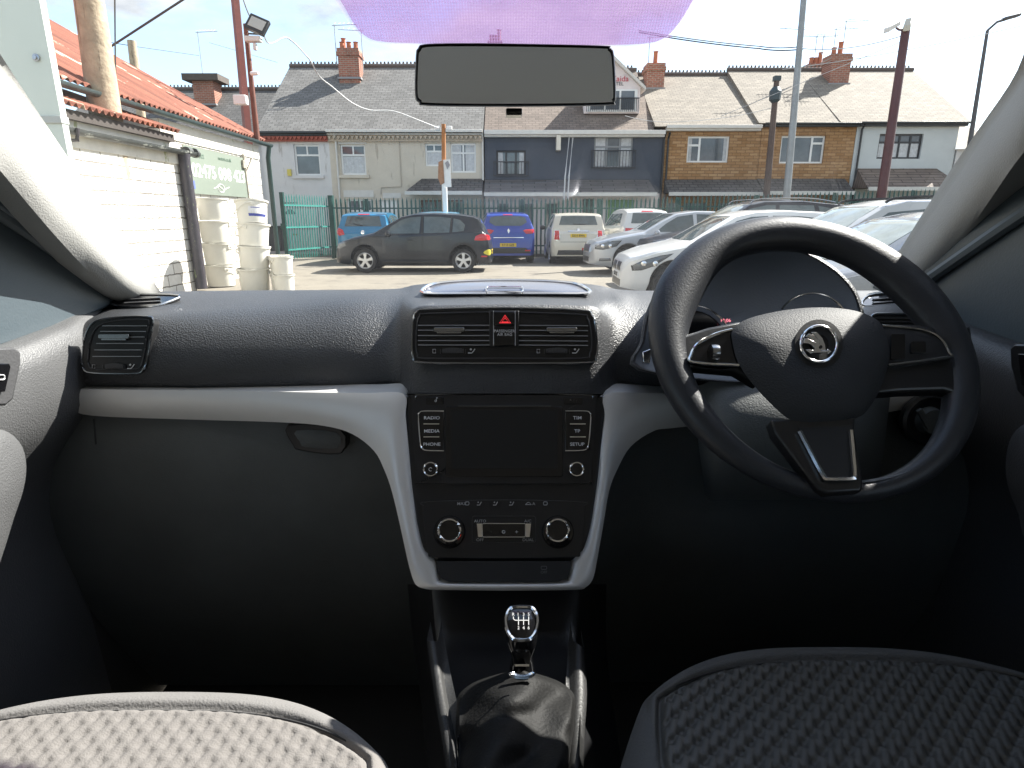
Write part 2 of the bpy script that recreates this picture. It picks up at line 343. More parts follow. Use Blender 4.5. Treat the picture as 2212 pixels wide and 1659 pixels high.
# ---- silver trim strips
def sy(v): return itp(v, [(840, .875), (1275, .735)])
def strip(name, A, B, yf, m, bulge=.005, n=5, parent=None, skirt=.05):
    A = smooth([V((*a, 0)) for a in A], 4); B = smooth([V((*a, 0)) for a in B], 4); G = []
    for a, c in zip(A, B):
        row = []
        for k in range(n + 1):
            s = k / n; u = lerp(a.x, c.x, s); v = lerp(a.y, c.y, s)
            row.append(PY(u, v, yf(u, v) - bulge * math.sin(math.pi * s) ** .6))
        row = [row[0] + V((0, skirt, .0))] + row + [row[-1] + V((0, skirt, 0))]
        G.append(row)
    b = BM(); b.grid(G); return part(name, b, m, parent, ang=40)
def yl(u, v): return lerp(.925, sy(v), min(1, max(0, (u - 400) / 450)) ** 1.2)
strip('silver_trim', [(143, 840), (150, 840), (200, 841), (400, 843), (600, 846), (700, 848), (800, 849), (872, 851), (876, 900), (882, 960), (891, 1050), (903, 1130), (915, 1180), (930, 1200), (941, 1216), (948, 1248), (966, 1257), (1088, 1258.5)],
      [(143.5, 862), (154, 882), (200, 898), (400, 906), (600, 912), (700, 920), (762, 938), (808, 974), (830, 1015), (846, 1060), (863, 1130), (877, 1195), (886, 1232), (894, 1256), (902, 1266), (915, 1271), (945, 1274), (1088, 1276)], yl, silver)
def yr(u, v): return lerp(sy(v), .925, min(1, max(0, (u - 1310) / 250)) ** 1.1)
strip('silver_trim', [(1088, 1258.5), (1212, 1257), (1228, 1248), (1236, 1216), (1246, 1200), (1262, 1180), (1276, 1130), (1289, 1050), (1299, 960), (1307, 900), (1311, 851), (1420, 850), (1600, 850), (1860, 843), (2045, 842)],
      [(1088, 1276), (1240, 1274), (1266, 1268), (1279, 1254), (1285, 1236), (1290, 1210), (1304, 1130), (1316, 1060), (1333, 1015), (1362, 965), (1410, 932), (1450, 925), (1600, 912), (1860, 898), (2045, 868)], yr, silver)
# ---- centre stack
pt, pb = PY(1088, 850, .872), PY(1088, 1270, .733); d_ = (pb - pt).normalized(); plS = Pl(pt, V((1, 0, 0)).cross(d_) if V((1, 0, 0)).cross(d_).y < 0 else -V((1, 0, 0)).cross(d_))
face = [(874, 852), (1311, 852), (1303, 930), (1292, 1050), (1278, 1140), (1262, 1192), (1236, 1210), (1088, 1212), (940, 1210), (914, 1192), (898, 1135), (884, 1040), (877, 930)]
b = BM(); b.plate(face, plS, -.004, .05); st = part('centre_console_panel', b, satin, bevel=.004)
b = BM(); b.plate([(942, 1212), (1235, 1212), (1230, 1240), (1222, 1251), (1206, 1256.5), (970, 1256.5), (956, 1251), (948, 1240)], plS, .0015, .03); part('storage_slot', b, matt, st)
b = BM(); ptext(b, 'OFF', 1175, 1236, plS, .0019, 6); b.loop(rrect(1169, 1223, 1181, 1230, 2), plS, .0019, .0004); part('lettering', b, mat('dim_print', (.16, .16, .16), .6), st)
rad = smooth([(895, 853), (1088, 849), (1283, 853), (1288, 862), (1282, 980), (1274, 1040), (1262, 1044), (1088, 1045), (915, 1044), (903, 1040), (895, 980), (889, 862)], 3, True)
b = BM(); b.plate([tuple(p) for p in rad], plS, .002, .012); ra = part('radio_unit', b, satin, bevel=.0015)
b = BM(); b.plate(rrect(962, 878, 1216, 1030, 5), plS, .0035, .003); part('screen_bezel', b, gloss, ra, bevel=.0006)
b = BM(); b.plate(rrect(975, 886, 1204, 1012, 2), plS, .0045, .002); part('screen', b, screenm, ra)
b = BM(); b.plate(rrect(990, 871, 1190, 877, 2), plS, .003, .002); part('disc_slot', b, matt, ra)
b = BM(); b.line(990, 877.5, 1190, 877.5, plS, .0035, .0006, .001); b.tube([plS.at(u, v, .0025) for u, v in smooth([(897, 864), (899, 855), (915, 853), (1088, 850), (1262, 853), (1279, 855), (1281, 864)], 4)], .0005, 5)
part('trim_line', b, dchrome, ra)
for s, ux, tx in ((-1, 904, ('RADIO', 'MEDIA', 'PHONE')), (1, 1276, ('TIM', 'TP', 'SETUP'))):
    e_ = ux - s * 55
    b = BM(); b.plate([(ux, 890), (e_, 888), (e_, 974), (ux + (-3 * s), 972)], plS, .0035, .003); bt = part('button_block', b, gloss, ra, bevel=.0006)
    b = BM(); b.tube([plS.at(u, v, .005) for u, v in smooth([(e_, 888), (ux - s * 12, 888), (ux - s * 2, 892), (ux, 902), (ux - s * 4, 955), (ux - s * 8, 968), (ux - s * 18, 973), (e_, 974)], 4)], .0011, 6)
    for v in (916, 944): b.line(ux - s * 11, v, ux - s * 45, v, plS, .005, .0016, .002)
    part('chrome_outline', b, chrome, bt)
    b = BM()
    for t_, v in zip(tx, (902.5, 931, 959.5)): ptext(b, t_, ux - s * 29, v, plS, .0042, 7, 1.15, .01)
    part('lettering', b, white, bt)
    b = BM(); b.lathe([(.0098, 0), (.0098, .008), (.0082, .0095), (0.0001, .0095)], plS.at(930 if s < 0 else 1246, 1014, .002), plS.n, 28); kn = part('knob', b, gloss, ra)
    b = BM(); b.loop(circ(930 if s < 0 else 1246, 1013.5, 14.3), plS, .0105, .0015); part('chrome_ring', b, chrome, kn)
b = BM(); b.loop(circ(941, 866, 2, 8), plS, .003, .0005); b.line(943, 866, 943, 859, plS, .003, .0007); b.line(943, 859, 946, 860, plS, .003, .0009); ptext(b, 'A / V', 1239, 865, plS, .0028, 6)
b.loop(circ(930, 1014, 3.6, 14)[2:], plS, .0125, .0005, closed=False)
part('lettering', b, white, ra)
for q_ in ((920, 858, 958, 873, 2), (1218, 858, 1258, 873, 2)): b = BM(); b.plate(rrect(*q_), plS, .003, .002); part('eject_button', b, gloss, ra, bevel=.0005)
clim = smooth([(925, 1083), (1088, 1079), (1254, 1083), (1264, 1095), (1254, 1190), (1235, 1203), (1088, 1206), (942, 1203), (924, 1190), (913, 1095)], 3, True)
b = BM(); b.plate([tuple(p) for p in clim], plS, .002, .012); cl = part('climate_panel', b, satin, bevel=.0015)
b = BM(); b.tube([plS.at(u, v, .0025) for u, v in smooth([(915, 1092), (922, 1084), (1088, 1080), (1255, 1084), (1262, 1092)], 4)], .0004, 5)
b.loop(rrect(1020, 1115, 1157, 1172, 5), plS, .0025, .0004); part('trim_line', b, slatm, cl)
for u in (971, 1205):
    b = BM(); b.lathe([(.023, 0), (.021, .004), (.0165, .0045), (.0165, .014), (.0145, .0155), (.0001, .0155)], plS.at(u, 1149, .002), plS.n, 36); kn = part('knob', b, gloss, cl)
    b = BM(); b.loop(circ(u, 1145.5, 23.5, 40), plS, .0165, .0019); part('chrome_ring', b, chrome, kn)
    b = BM(); b.tube([plS.at(u + 24.5 * math.cos(R(a)), 1146 + 24.5 * math.sin(R(a)), .0145) for a in range(20, 62, 6)], .0011, 5); part('dial_glow', b, redlit, kn)
b = BM(); b.plate(rrect(1030, 1131, 1147, 1160, 4), plS, .006, .004); sw = part('fan_switch', b, gloss, cl, bevel=.0008)
b = BM(); b.loop(rrect(1042, 1131, 1135, 1160, 2), plS, .006, .0008)
b.plate([(1030, 1131), (1041, 1131), (1041, 1160), (1033, 1160)], plS, .009, .005); b.plate([(1136, 1131), (1147, 1131), (1144, 1160), (1136, 1160)], plS, .009, .005); part('chrome_end', b, chrome, sw)
b = BM()
for t_, u, v in (('AUTO', 1037, 1125.5), ('A/C', 1140, 1125.5), ('OFF', 1037, 1166), ('DUAL', 1141, 1166), ('MAX', 998, 1088), ('-', 1061, 1149), ('+', 1116, 1149), ('A', 1153, 1088)): ptext(b, t_, u, v, plS, .0062 if v in (1149,) else .0026, 6.2 if t_ != '-' else 1.5, 1.1, .005)
for u in (1009, 1178): b.loop(rrect(u - 4, 1084, u + 4, 1091, 2), plS, .0028, .0005)
for u in (1036, 1071, 1106): b.plate(circ(u - 3, 1085, 1.6, 8), plS, .003, .001); b.tube([plS.at(a, c, .003) for a, c in ((u - 6, 1091), (u, 1091), (u + 4, 1084))], .0007, 5)
b.tube([plS.at(a, c, .003) for a, c in ((1135, 1090), (1138, 1087), (1141, 1085), (1145, 1087), (1148, 1090), (1135, 1090))], .0005, 5)
b.loop(circ(1088, 1149, 3, 8), plS, .0065, .0007)
for u in (972, 1204): ptext(b, '°C', u, 1178, plS, .0026, 6)
part('lettering', b, mat('panel_print', (.4, .4, .4), .5), cl)

# ---- lower dash, glovebox, footwells
def sheet(name, cols, m, n=4, parent=None, ang=50, **k):
    G = [smooth([PY(u, v, y) for u, v, y in c], n) for c in cols]; G = [smooth([r[j] for r in G], n) for j in range(len(G[0]))]
    b = BM(); b.grid(G); return part(name, b, m, parent, ang=ang, **k)
sheet('lower_dash', [[(u, 845, .95), (u, 900, .945 - s), (u, 1000, .93 - s), (u, 1150, .93), (u, 1330, .98), (u, 1480, 1.12)] for u, s in ((-60, 0), (120, 0), (200, .004), (500, .01), (760, .01), (900, .01), (960, 0))], plast_d)
sheet('lower_dash', [[(u, 845, .96), (u, 900, .955), (u, 1000, .94), (u, 1150, .95), (u, 1330, 1.0), (u, 1480, 1.15)] for u in (1240, 1330, 1500, 1800, 2050, 2300)], plast_d)
plG = Pl(PY(680, 950, .905), (0, -1, .08))
b = BM(); b.plate([tuple(p) for p in smooth([(620, 918), (735, 926), (738, 980), (650, 974), (632, 962)], 3, True)], plG, .003, .03); gh = part('glovebox_handle', b, satin, bevel=.002)
b = BM(); b.dome([tuple(p) for p in smooth([(640, 930), (728, 935), (728, 968), (660, 966), (648, 955)], 3, True)], plG, .004, .004, 3, .002); part('handle_grip', b, plast_d, gh)
b = BM(); b.line(203, 905, 207, 960, plG, .006, .0015, .002); part('panel_gap', b, matt)
b = BM(); b.box(-.78, -1.4, .40, .78, 1.5, .42); part('floor_carpet', b, carpet)
b = BM(); b.box(-.8, 1.32, .42, .8, 1.34, 1.24); part('bulkhead', b, carpet)
# ---- tunnel console
sheet('centre_tunnel', [[(u, 1262, .78 + s), (u2, 1400, .70 + s), (u3, 1560, .56 + s), (u4, 1700, .46 + s)] for u, u2, u3, u4, s in ((880, 895, 915, 930, .14), (925, 935, 950, 960, .04), (945, 960, 985, 1000, .02), (1088, 1090, 1092, 1095, .02), (1235, 1228, 1222, 1220, .02), (1262, 1258, 1262, 1262, .04), (1310, 1310, 1330, 1350, .14))], satin)
for A, B, nm in (([(922, 1385), (938, 1500), (955, 1600), (975, 1720)], [(946, 1385), (965, 1500), (985, 1600), (1010, 1720)], 0), ([(1238, 1385), (1230, 1500), (1228, 1600), (1228, 1720)], [(1262, 1400), (1268, 1500), (1262, 1600), (1262, 1720)], 1)):
    strip('console_rail', A, B, lambda u, v: itp(v, [(1385, .685), (1500, .60), (1600, .525), (1720, .44)]), mat('rail_grey', (.03, .03, .03), .45, bump=.3, bs=300) if nm == 0 else mat('rail_shaded', (.010, .010, .010), .5, bump=.3, bs=300), .008, parent=None, skirt=.04)  # right rail is a darker copy, shade put into its colour
# gaiter: crumpled leather cone
G = []
for i in range(15):
    t = i / 14; v = lerp(1452, 1690, t); hw = itp(t, [(0, 28), (.08, 95), (.2, 128), (.5, 128), (1, 118)]); row = []
    for j in range(33):
        a = math.pi * (j / 32); uu = 1118 - hw * math.cos(a) - 12 * t
        y = itp(v, [(1440, .62), (1500, .585), (1600, .52), (1700, .45)]) - .045 * math.sin(a) * (1 - .25 * t)
        fold = .010 * math.sin(j * .42 + t * 3.2 + .6) * min(1, t * 4) + .008 * abs(math.sin(j * .16 + t * 7 + 1)) - .006 * abs(math.sin(t * 8 - j * .12))
        row.append(PY(uu, v + 3 * math.sin(j * .5), y - fold * (1 if 2 < j < 30 else 0)))
    G.append(row)
b = BM(); b.grid(G); gg = part('gear_gaiter', b, gaiterm, ang=80); mm = gg.modifiers.new('sub', 'SUBSURF'); mm.levels = mm.render_levels = 2
# gear lever
plK = Pl(PY(1127, 1345, .60), (0, -.52, .85))
shape = smooth([(1127, 1311), (1150, 1314), (1161, 1335), (1158, 1362), (1146, 1380), (1127, 1383), (1108, 1380), (1096, 1362), (1093, 1335), (1104, 1314)], 4, True)
sh = [tuple(p) for p in shape]
b = BM(); top = [plK.at(u, v, 0) for u, v in sh]; c0 = sum(top, V((0, 0, 0))) / len(top)
rows = [top]; ax = (PY(1128, 1462, .585) - c0)
for t, s in ((.12, 1.04), (.3, .97), (.5, .74), (.7, .66), (.88, .78), (1, .74)): rows.append([c0 + ax * t + (p - c0) * s for p in top])
vv = b.grid(rows, cv=True); b.f(vv[-1]); gk = part('gear_lever', b, gloss, ang=60)
b = BM(); b.dome([(lerp(1127, u, .97), lerp(1346, v, .97)) for u, v in sh], plK, .0, .004, 5, .004); part('knob_cap', b, gloss, gk)
b = BM(); b.loop(sh, plK, .0005, .0022); part('chrome_ring', b, chrome, gk)
b = BM(); plk2 = plK
for u, t_ in ((1109, 'R'), (1119, '1'), (1131, '3'), (1142, '5')): ptext(b, t_, u, 1327, plK, .0045, 6.5)
for u, t_ in ((1120, '2'), (1131, '4'), (1142, '6')): ptext(b, t_, u, 1356, plK, .0045, 7)
for u in (1120, 1131, 1142): b.line(u, 1332, u, 1350, plK, .0046, .0009, .0006)
b.line(1112, 1340, 1142, 1340, plK, .0046, .0009, .0006); b.line(1109, 1332, 1109, 1337, plK, .0046, .0009, .0006); b.line(1109, 1337, 1113, 1340, plK, .0046, .0009, .0006)
part('shift_pattern', b, white, gk)
plK3 = Pl(PY(1128, 1462, .555), (0, -.8, .6))
b = BM(); b.tube([plK3.at(1128 + 25 * math.cos(R(a)), 1452 + 11 * math.sin(R(a)), 0) for a in range(0, 181, 12)], .0030, 6); b.line(1112, 1437, 1143, 1437, Pl(PY(1128, 1437, .545), (0, -.8, .6)), .0, .0022, .002); part('chrome_collar', b, chrome, gk)

# ---- doors, sails, pillars
def dx_(y): return .69 + .33 * max(0, y - .93)
for s in (-1, 1):
    def DP(y, z, o=0): return V((s * (dx_(y) - o), y, z))
    ys = [-1.3, -.6, 0, .3, .5, .7, .85, .95, 1.1, 1.25, 1.4]
    G = [[DP(y, z, itp(z, [(.4, -.08), (.95, -.09), (1.06, -.06), (1.13, .0), (itp(y, [(0, 1.2), (1.3, 1.27)]) - .02, .01), (1.35, -.03)])) for z in (.4, .6, .8, .95, 1.05, 1.15, itp(y, [(.4, 1.235), (.9, 1.262), (1.2, 1.29)]))] for y in ys]
    for r in G: r.append(r[-1] + V((s * .06, 0, .002)))
    G = [smooth(r, 3) for r in G]
    b = BM(); b.grid(G); door = part('door_trim', b, plast_g if s < 0 else mat('door_plastic_shaded', (.05, .05, .053), .45, bump=.5, bs=420, var=.12, vs_=5), ang=60)  # right door uses a darker copy of the plastic, shade painted in
    # sail panel (triangular corner of the window frame)
    b = BM(); y0 = .42; t = 0
    def SP(u, v, x): return PX(u, v, s * x) if s < 0 else PX(2 * CU - u, v, x)
    tri = [V((s * .735, y, z)) for y, z in ((.35, 1.236), (.95, 1.266), (1.24, 1.30), (1.20, 1.36), (1.02, 1.47), (.86, 1.585), (.70, 1.66), (.35, 1.70))]
    b.prism(tri, V((s * .03, 0, 0))); sa = part('window_corner_panel', b, sail_m, bevel=.004)
    b = BM(); b.tube([V((s * .728, y, z)) for y, z in ((.55, 1.60), (.75, 1.53), (.93, 1.42), (1.08, 1.325))], .010, 8); part('seal_ridge', b, mat('ridge', (.09, .11, .12), .4), sa)
A = [(-60, 45), (0, 137), (100, 287), (200, 432), (300, 575), (345, 640)]; Bq = [(-60, 300), (0, 368), (100, 487), (180, 575), (245, 640), (270, 662)]
def pil(A, B, nm, ya=.74, yb=1.24):
    A = smooth([V((*a, 0)) for a in A], 4); B = smooth([V((*a, 0)) for a in B], 4); G = []
    for i, (a, c) in enumerate(zip(A, B)):
        y = lerp(ya, yb, i / (len(A) - 1)); row = []
        for k in range(9):
            t = k / 8; p = PY(lerp(a.x, c.x, t), lerp(a.y, c.y, t), y - .035 * math.sin(math.pi * t) - .06 * t)
            row.append(p)
        sgn = -1 if a.x < CU else 1
        row = [row[0] + V((sgn * .12, .10, .06)), row[0] + V((0, .012, 0))] + row + [row[-1] + V((sgn * .03, .012, 0)), row[-1] + V((sgn * .05, .02, .0))]; G.append(row)
    b = BM(); b.grid(G); return part(nm, b, pillar_m, ang=60)
pil(A, Bq, 'windscreen_pillar')
pil([(2360, -420), (2290, -130), (2252, 25), (2213, 148), (2130, 272), (2050, 388), (1956, 535), (1900, 622)], [(2760, -420), (2520, -40), (2350, 160), (2212, 328), (2150, 415), (2090, 503), (2025, 598), (1985, 655)], 'windscreen_pillar', ya=.60)  # upper end widened out of view to keep sun off the wheel hub
# window switches and grips
for s in (-1, 1):
    pd = Pl((s * .664, .77, 1.22), (-s, -.05, .05))
    pts = [(-60, 752), (30, 750), (46, 760), (46, 785), (30, 862), (14, 876), (-60, 878)] if s < 0 else [(2290, 745), (2192, 742), (2180, 752), (2182, 790), (2196, 845), (2212, 862), (2290, 864)]
    b = BM(); b.plate(pts, pd, 0, .02); sw = part('window_switch_panel', b, mat('switch_surround', (.07, .07, .072), .35, bump=.3, bs=300) if s < 0 else satin, bevel=.003)
    pts = [(-60, 785), (20, 785), (24, 792), (12, 846), (-60, 852)] if s < 0 else [(2290, 768), (2198, 764), (2206, 832), (2290, 838)]
    b = BM(); b.plate(pts, pd, .006, .008); part('window_switch', b, gloss, sw, bevel=.001)
    if s < 0:
        b = BM(); b.loop(rrect(-12, 810, 10, 820, 4), pd, .0068, .0009, seg=5); b.line(-6, 820, 8, 820, pd, .0068, .0012); part('symbol', b, white, sw)
    ctrl = [(-.1, .90), (.3, .95), (.52, 1.03), (.66, 1.12), (.70, 1.10), (.69, 1.0), (.62, .85), (.5, .72), (.35, .62)]
    # door pull bulge
    uv = [(-120, 930), (-20, 926), (20, 935), (48, 965), (57, 1010), (50, 1060), (30, 1120), (5, 1200), (-30, 1290), (-120, 1400)]
    if s > 0: uv = [(2330, 930), (2230, 915), (2200, 925), (2180, 955), (2172, 1010), (2180, 1060), (2200, 1110), (2222, 1180), (2330, 1300)]
    b = BM(); b.dome([tuple(p) for p in smooth(uv, 3, True)], Pl((s * .655, 0, 0), (-s, 0, 0)), 0, .02, 6, .05); part('door_pull', b, plast_g if s < 0 else MT['door_plastic_shaded'], ang=60)

# ---- instrument binnacle
plI = Pl(PY(1640, 660, .90), (0, -.86, .5))
hood = [tuple(p) for p in smooth([(1378, 800), (1382, 740), (1396, 672), (1425, 620), (1475, 572), (1550, 540), (1640, 527), (1730, 538), (1800, 575), (1845, 620), (1864, 665), (1872, 720), (1860, 800), (1640, 830)], 4, True)]
b = BM(); rows = []
for off, k in ((-.20, .90), (-.10, .97), (-.02, 1.0), (0, .995), (.002, .975), (-.004, .955)): rows.append([plI.at(lerp(1630, u, k), lerp(700, v, k), off) for u, v in hood])
b.grid(rows, cv=True); hd = part('instrument_binnacle', b, plast, ang=60)
b = BM(); b.dome([(lerp(1630, u, .955), lerp(700, v, .955)) for u, v in hood], plI, -.004, -.045, 8, .0); part('binnacle_face', b, mat('binnacle_inner', (.12, .14, .17), .5, bump=.25, bs=300), hd)
b = BM()
plI2 = Pl(PY(1640, 700, .925), (0, -.93, .36))
for (cx, cy, rr, a0, a1) in ((1492, 752, 92, 215, 352), (1478, 752, 86, 150, 235), (1755, 716, 82, 215, 325)):
    b = BM(); b.tube([plI.at(cx + rr * math.cos(R(a)), cy + rr * math.sin(R(a)), -.012) for a in range(a0, a1 + 1, 6)], .0016, 6); part('gauge_ring', b, chrome, hd)
b = BM()
for cx in (1492, 1755): b = BM(); b.plate(circ(cx, 752, 82, 30), plI, -.02, .004); part('gauge_face', b, gloss, hd)
b = BM(); ptext(b, '13:06', 1568, 692, plI, -.012, 7); part('clock_digits', b, mat('digits', (.8, .2, .25), .5, emit=.5), hd)
b = BM(); b.plate([(1388, 760), (1408, 752), (1404, 785), (1390, 782)], plI, .01, .01); part('indicator_stalk', b, chrome, hd, bevel=.001)
# column shroud and stalk area
sheet('column_shroud', [[(u, 800, .86 + s), (u + k, 900, .80 + s), (u + 2 * k, 1000, .79 + s), (u + 3 * k, 1080, .86 + s)] for u, k, s in ((1490, 12, .10), (1530, 10, .02), (1620, 5, 0), (1760, 0, 0), (1880, -5, .02), (1930, -12, .10))], plast_d)
# light switch
plH = Pl(PY(1990, 900, .915), (0, -1, .12))
b = BM(); b.lathe([(.042, 0), (.042, .010), (.037, .013), (.030, .008), (.0001, .008)], plH.at(1998, 905, .002), plH.n, 40); ls = part('light_switch', b, satin)
b = BM(); b.lathe([(.022, .008), (.019, .022), (.0001, .022)], plH.at(1998, 905, .002), plH.n, 28); b.line(1985, 885, 2008, 925, plH, .026, .008, .006); part('switch_knob', b, plast_d, ls)
b = BM(); b.plate([(1800, 852), (1900, 852), (1916, 862), (1916, 888), (1800, 890)], plH, .014, .01); part('blank_button', b, gloss, bevel=.002)

# ---- steering wheel
pW = PY(1748, 741, .68); plW = Pl(pW, (0, -math.cos(R(42)), math.sin(R(42))))
WH = E('steering_wheel', loc=(0, 0, 0), parent=CAR)
def WC(r, a, off=0): return pW + plW.x * (r * math.cos(a)) + plW.y * (r * math.sin(a)) + plW.n * off
cw = V((0, 0, 0)); RR = .1630
b = BM(); G = []
for i in range(96):
    a = 2 * math.pi * i / 96; row = []
    deg = math.degrees(a) % 360
    wd = 1 + .40 * math.exp(-((deg - 152) / 28) ** 2) + .36 * math.exp(-((deg - 32) / 30) ** 2) + .12 * math.exp(-((deg - 100) / 30) ** 2) + .12 * math.exp(-((deg - 75) / 30) ** 2)
    for k in range(14):
        q = 2 * math.pi * k / 14; bt = math.exp(-((deg - 270) / 55) ** 2); rr = RR + .0198 * wd * (1 - .46 * bt) * math.cos(q) - .004 * (wd - 1) * 3; row.append(WC(rr + .0135 * bt, a, (.0185 * (1 - .45 * bt) * math.sin(q))))
    G.append(row)
b.grid(G, cu=True, cv=True); part('rim', b, leather, WH, ang=80)
b = BM()
for a0, a1 in ((262, 298),): 
    for a in range(a0 * 2, a1 * 2 + 26): q = R(a / 2 + 2); b.tube([WC(RR + .0030, q, .004), WC(RR + .0060, q + .012, .0095)], .0007, 4)
part('stitching', b, mat('thread', (.22, .23, .25), .6), WH)
for a in (128, 270):
    b = BM(); pth = []
    for k in range(9): q = 2 * math.pi * k / 16 - .5 * math.pi * 0; pth.append(WC(RR + .0205 * math.cos(math.pi * k / 8), R(a) + .10 * (k / 8 - .5) * (1 if a == 128 else .2), .0195 * math.sin(math.pi * k / 8)))
    b.tube(pth, .0006, 5)
    if a == 270: part('rim_seam', b, satin, WH)
def offp(P, uc, vc, k): return [(lerp(uc, u, k), lerp(vc, v, k)) for u, v in P]
hub = [tuple(p) for p in smooth([(1583, 712), (1617, 688), (1695, 670), (1775, 664), (1846, 671), (1896, 692), (1914, 725), (1921, 771), (1906, 828), (1880, 878), (1850, 903), (1783, 913), (1717, 911), (1671, 878), (1625, 828), (1594, 782), (1582, 738)], 4, True)]
# spokes
b = BM()
for P in ([(1445, 705), (1480, 722), (1530, 706), (1600, 692), (1640, 740), (1640, 830), (1590, 800), (1500, 792), (1452, 800), (1438, 760)], [(2098, 700), (2060, 712), (1990, 700), (1905, 700), (1880, 760), (1890, 850), (1950, 845), (2040, 842), (2098, 860), (2108, 770)]):
    b = BM(); b.plate(P, plW, .010, .018); part('side_spoke', b, satin, WH, bevel=.004, seg=3)
for P, Q, rg in (([(1492, 768), (1498, 783), (1596, 789), (1604, 745), (1582, 712), (1545, 722), (1508, 742)], [(1500, 772), (1503, 779), (1592, 784), (1592, 745), (1575, 720), (1545, 728), (1513, 746)], 0), ([(1905, 704), (1992, 713), (2032, 732), (2052, 764), (2046, 772), (1918, 788), (1912, 740)], [(1908, 712), (1990, 719), (2026, 736), (2043, 763), (2038, 767), (1918, 781), (1915, 740)], 1)):
    b = BM(); b.plate([tuple(p) for p in smooth([V(p) for p in P], 3, True)], plW, .016, .008); pod = part('button_pod', b, gloss if rg == 0 else satin, WH, bevel=.001)
    b = BM(); b.tube([plW.at(u, v, .0165) for u, v in smooth([V(p) for p in (P[4:] + P[:3] if rg == 0 else P[:6])], 4)], .0018, 6); part('pod_trim', b, chrome if rg == 0 else dchrome, pod)
    b = BM()
    if rg == 0: b.lathe([(.009, -.004), (.0095, 0), (.009, .004)], plW.at(1543, 762, .018), plW.x, 20); m_ = dchrome
    else: b.plate(rrect(1968, 738, 2000, 762, 4), plW, .019, .004); b.plate(rrect(1925, 722, 1955, 776, 3), plW, .0185, .003); m_ = gloss
    part('roller' if rg == 0 else 'pod_button', b, m_, pod)
V_ = [(1665, 905), (1675, 935), (1700, 968), (1768, 1056), (1788, 1066), (1862, 1062), (1866, 1045), (1848, 925), (1850, 900)]
b = BM(); b.plate(V_, plW, .019, .018); part('lower_spoke', b, satin, WH, bevel=.003, seg=3)
b = BM(); b.plate([(1727, 925), (1785, 1033), (1841, 1033), (1838, 920)], plW, .0205, .006); part('spoke_void', b, matt, WH)  # black plate stands for the dark seen through the spoke opening
b = BM(); b.tube([plW.at(u, v, .0215) for u, v in smooth([(1727, 932), (1755, 985), (1779, 1029), (1790, 1035), (1838, 1034), (1846, 1027), (1843, 985), (1838, 930)], 4)], .0026, 6); part('chrome_trim', b, chrome, WH)
b = BM(); b.dome(hub, plW, .018, .020, 8, .03, 3.2); hubo = part('airbag_cover', b, mat('airbag_plastic', (.032, .034, .038), .62, bump=.35, bs=520, spec=.25), WH, ang=60)
b = BM(); b.dome(circ(1769, 742, 52, 40), plW, .0385, .001, 3, .01); part('badge_ring', b, satin, WH)
b = BM(); b.loop(circ(1769, 743, 39, 48), plW, .0405, .0018, seg=8); b.dome(circ(1769, 743, 38, 40), plW, .0385, .0012, 2, .002)
bd = BM(); bd.loop(circ(1769, 743, 39, 48), plW, .0408, .0017, seg=8); sc_ = .1354; X0, Y0 = 1601, 662
for P in ([(1150, 400), (1235, 395), (1330, 490), (1372, 600), (1382, 690), (1300, 690), (1290, 535), (1230, 460)], [(1115, 420), (1200, 455), (1290, 535), (1290, 600), (1215, 550), (1150, 500), (1060, 470)],
          [(1040, 500), (1100, 500), (1215, 555), (1300, 590), (1300, 705), (1210, 705), (1205, 650), (1150, 590), (1100, 575), (1030, 572)], [(1190, 698), (1415, 694), (1410, 662), (1478, 706), (1415, 742), (1415, 716), (1190, 722)], [(1065, 678), (1150, 675), (1210, 692), (1190, 720), (1140, 742), (1105, 708)]):
    bd.plate([(X0 + x * sc_ - 4.5, Y0 + y * sc_ + 1.5) for x, y in P], plW, .0430, .0022)
bdg = part('badge', bd, chrome, WH, bevel=.0002)
part('badge_face', b, gloss, WH)
b = BM(); b.plate(circ(X0 + 1305 * sc_ - 4.5, Y0 + 632 * sc_ + 1.5, 3.6, 14), plW, .0436, .001); part('badge_eye', b, gloss, WH)
b = BM(); ptext(b, 'AIRBAG', 1792, 840, plW, .034, 8, 1.1); part('lettering', b, matt, WH)

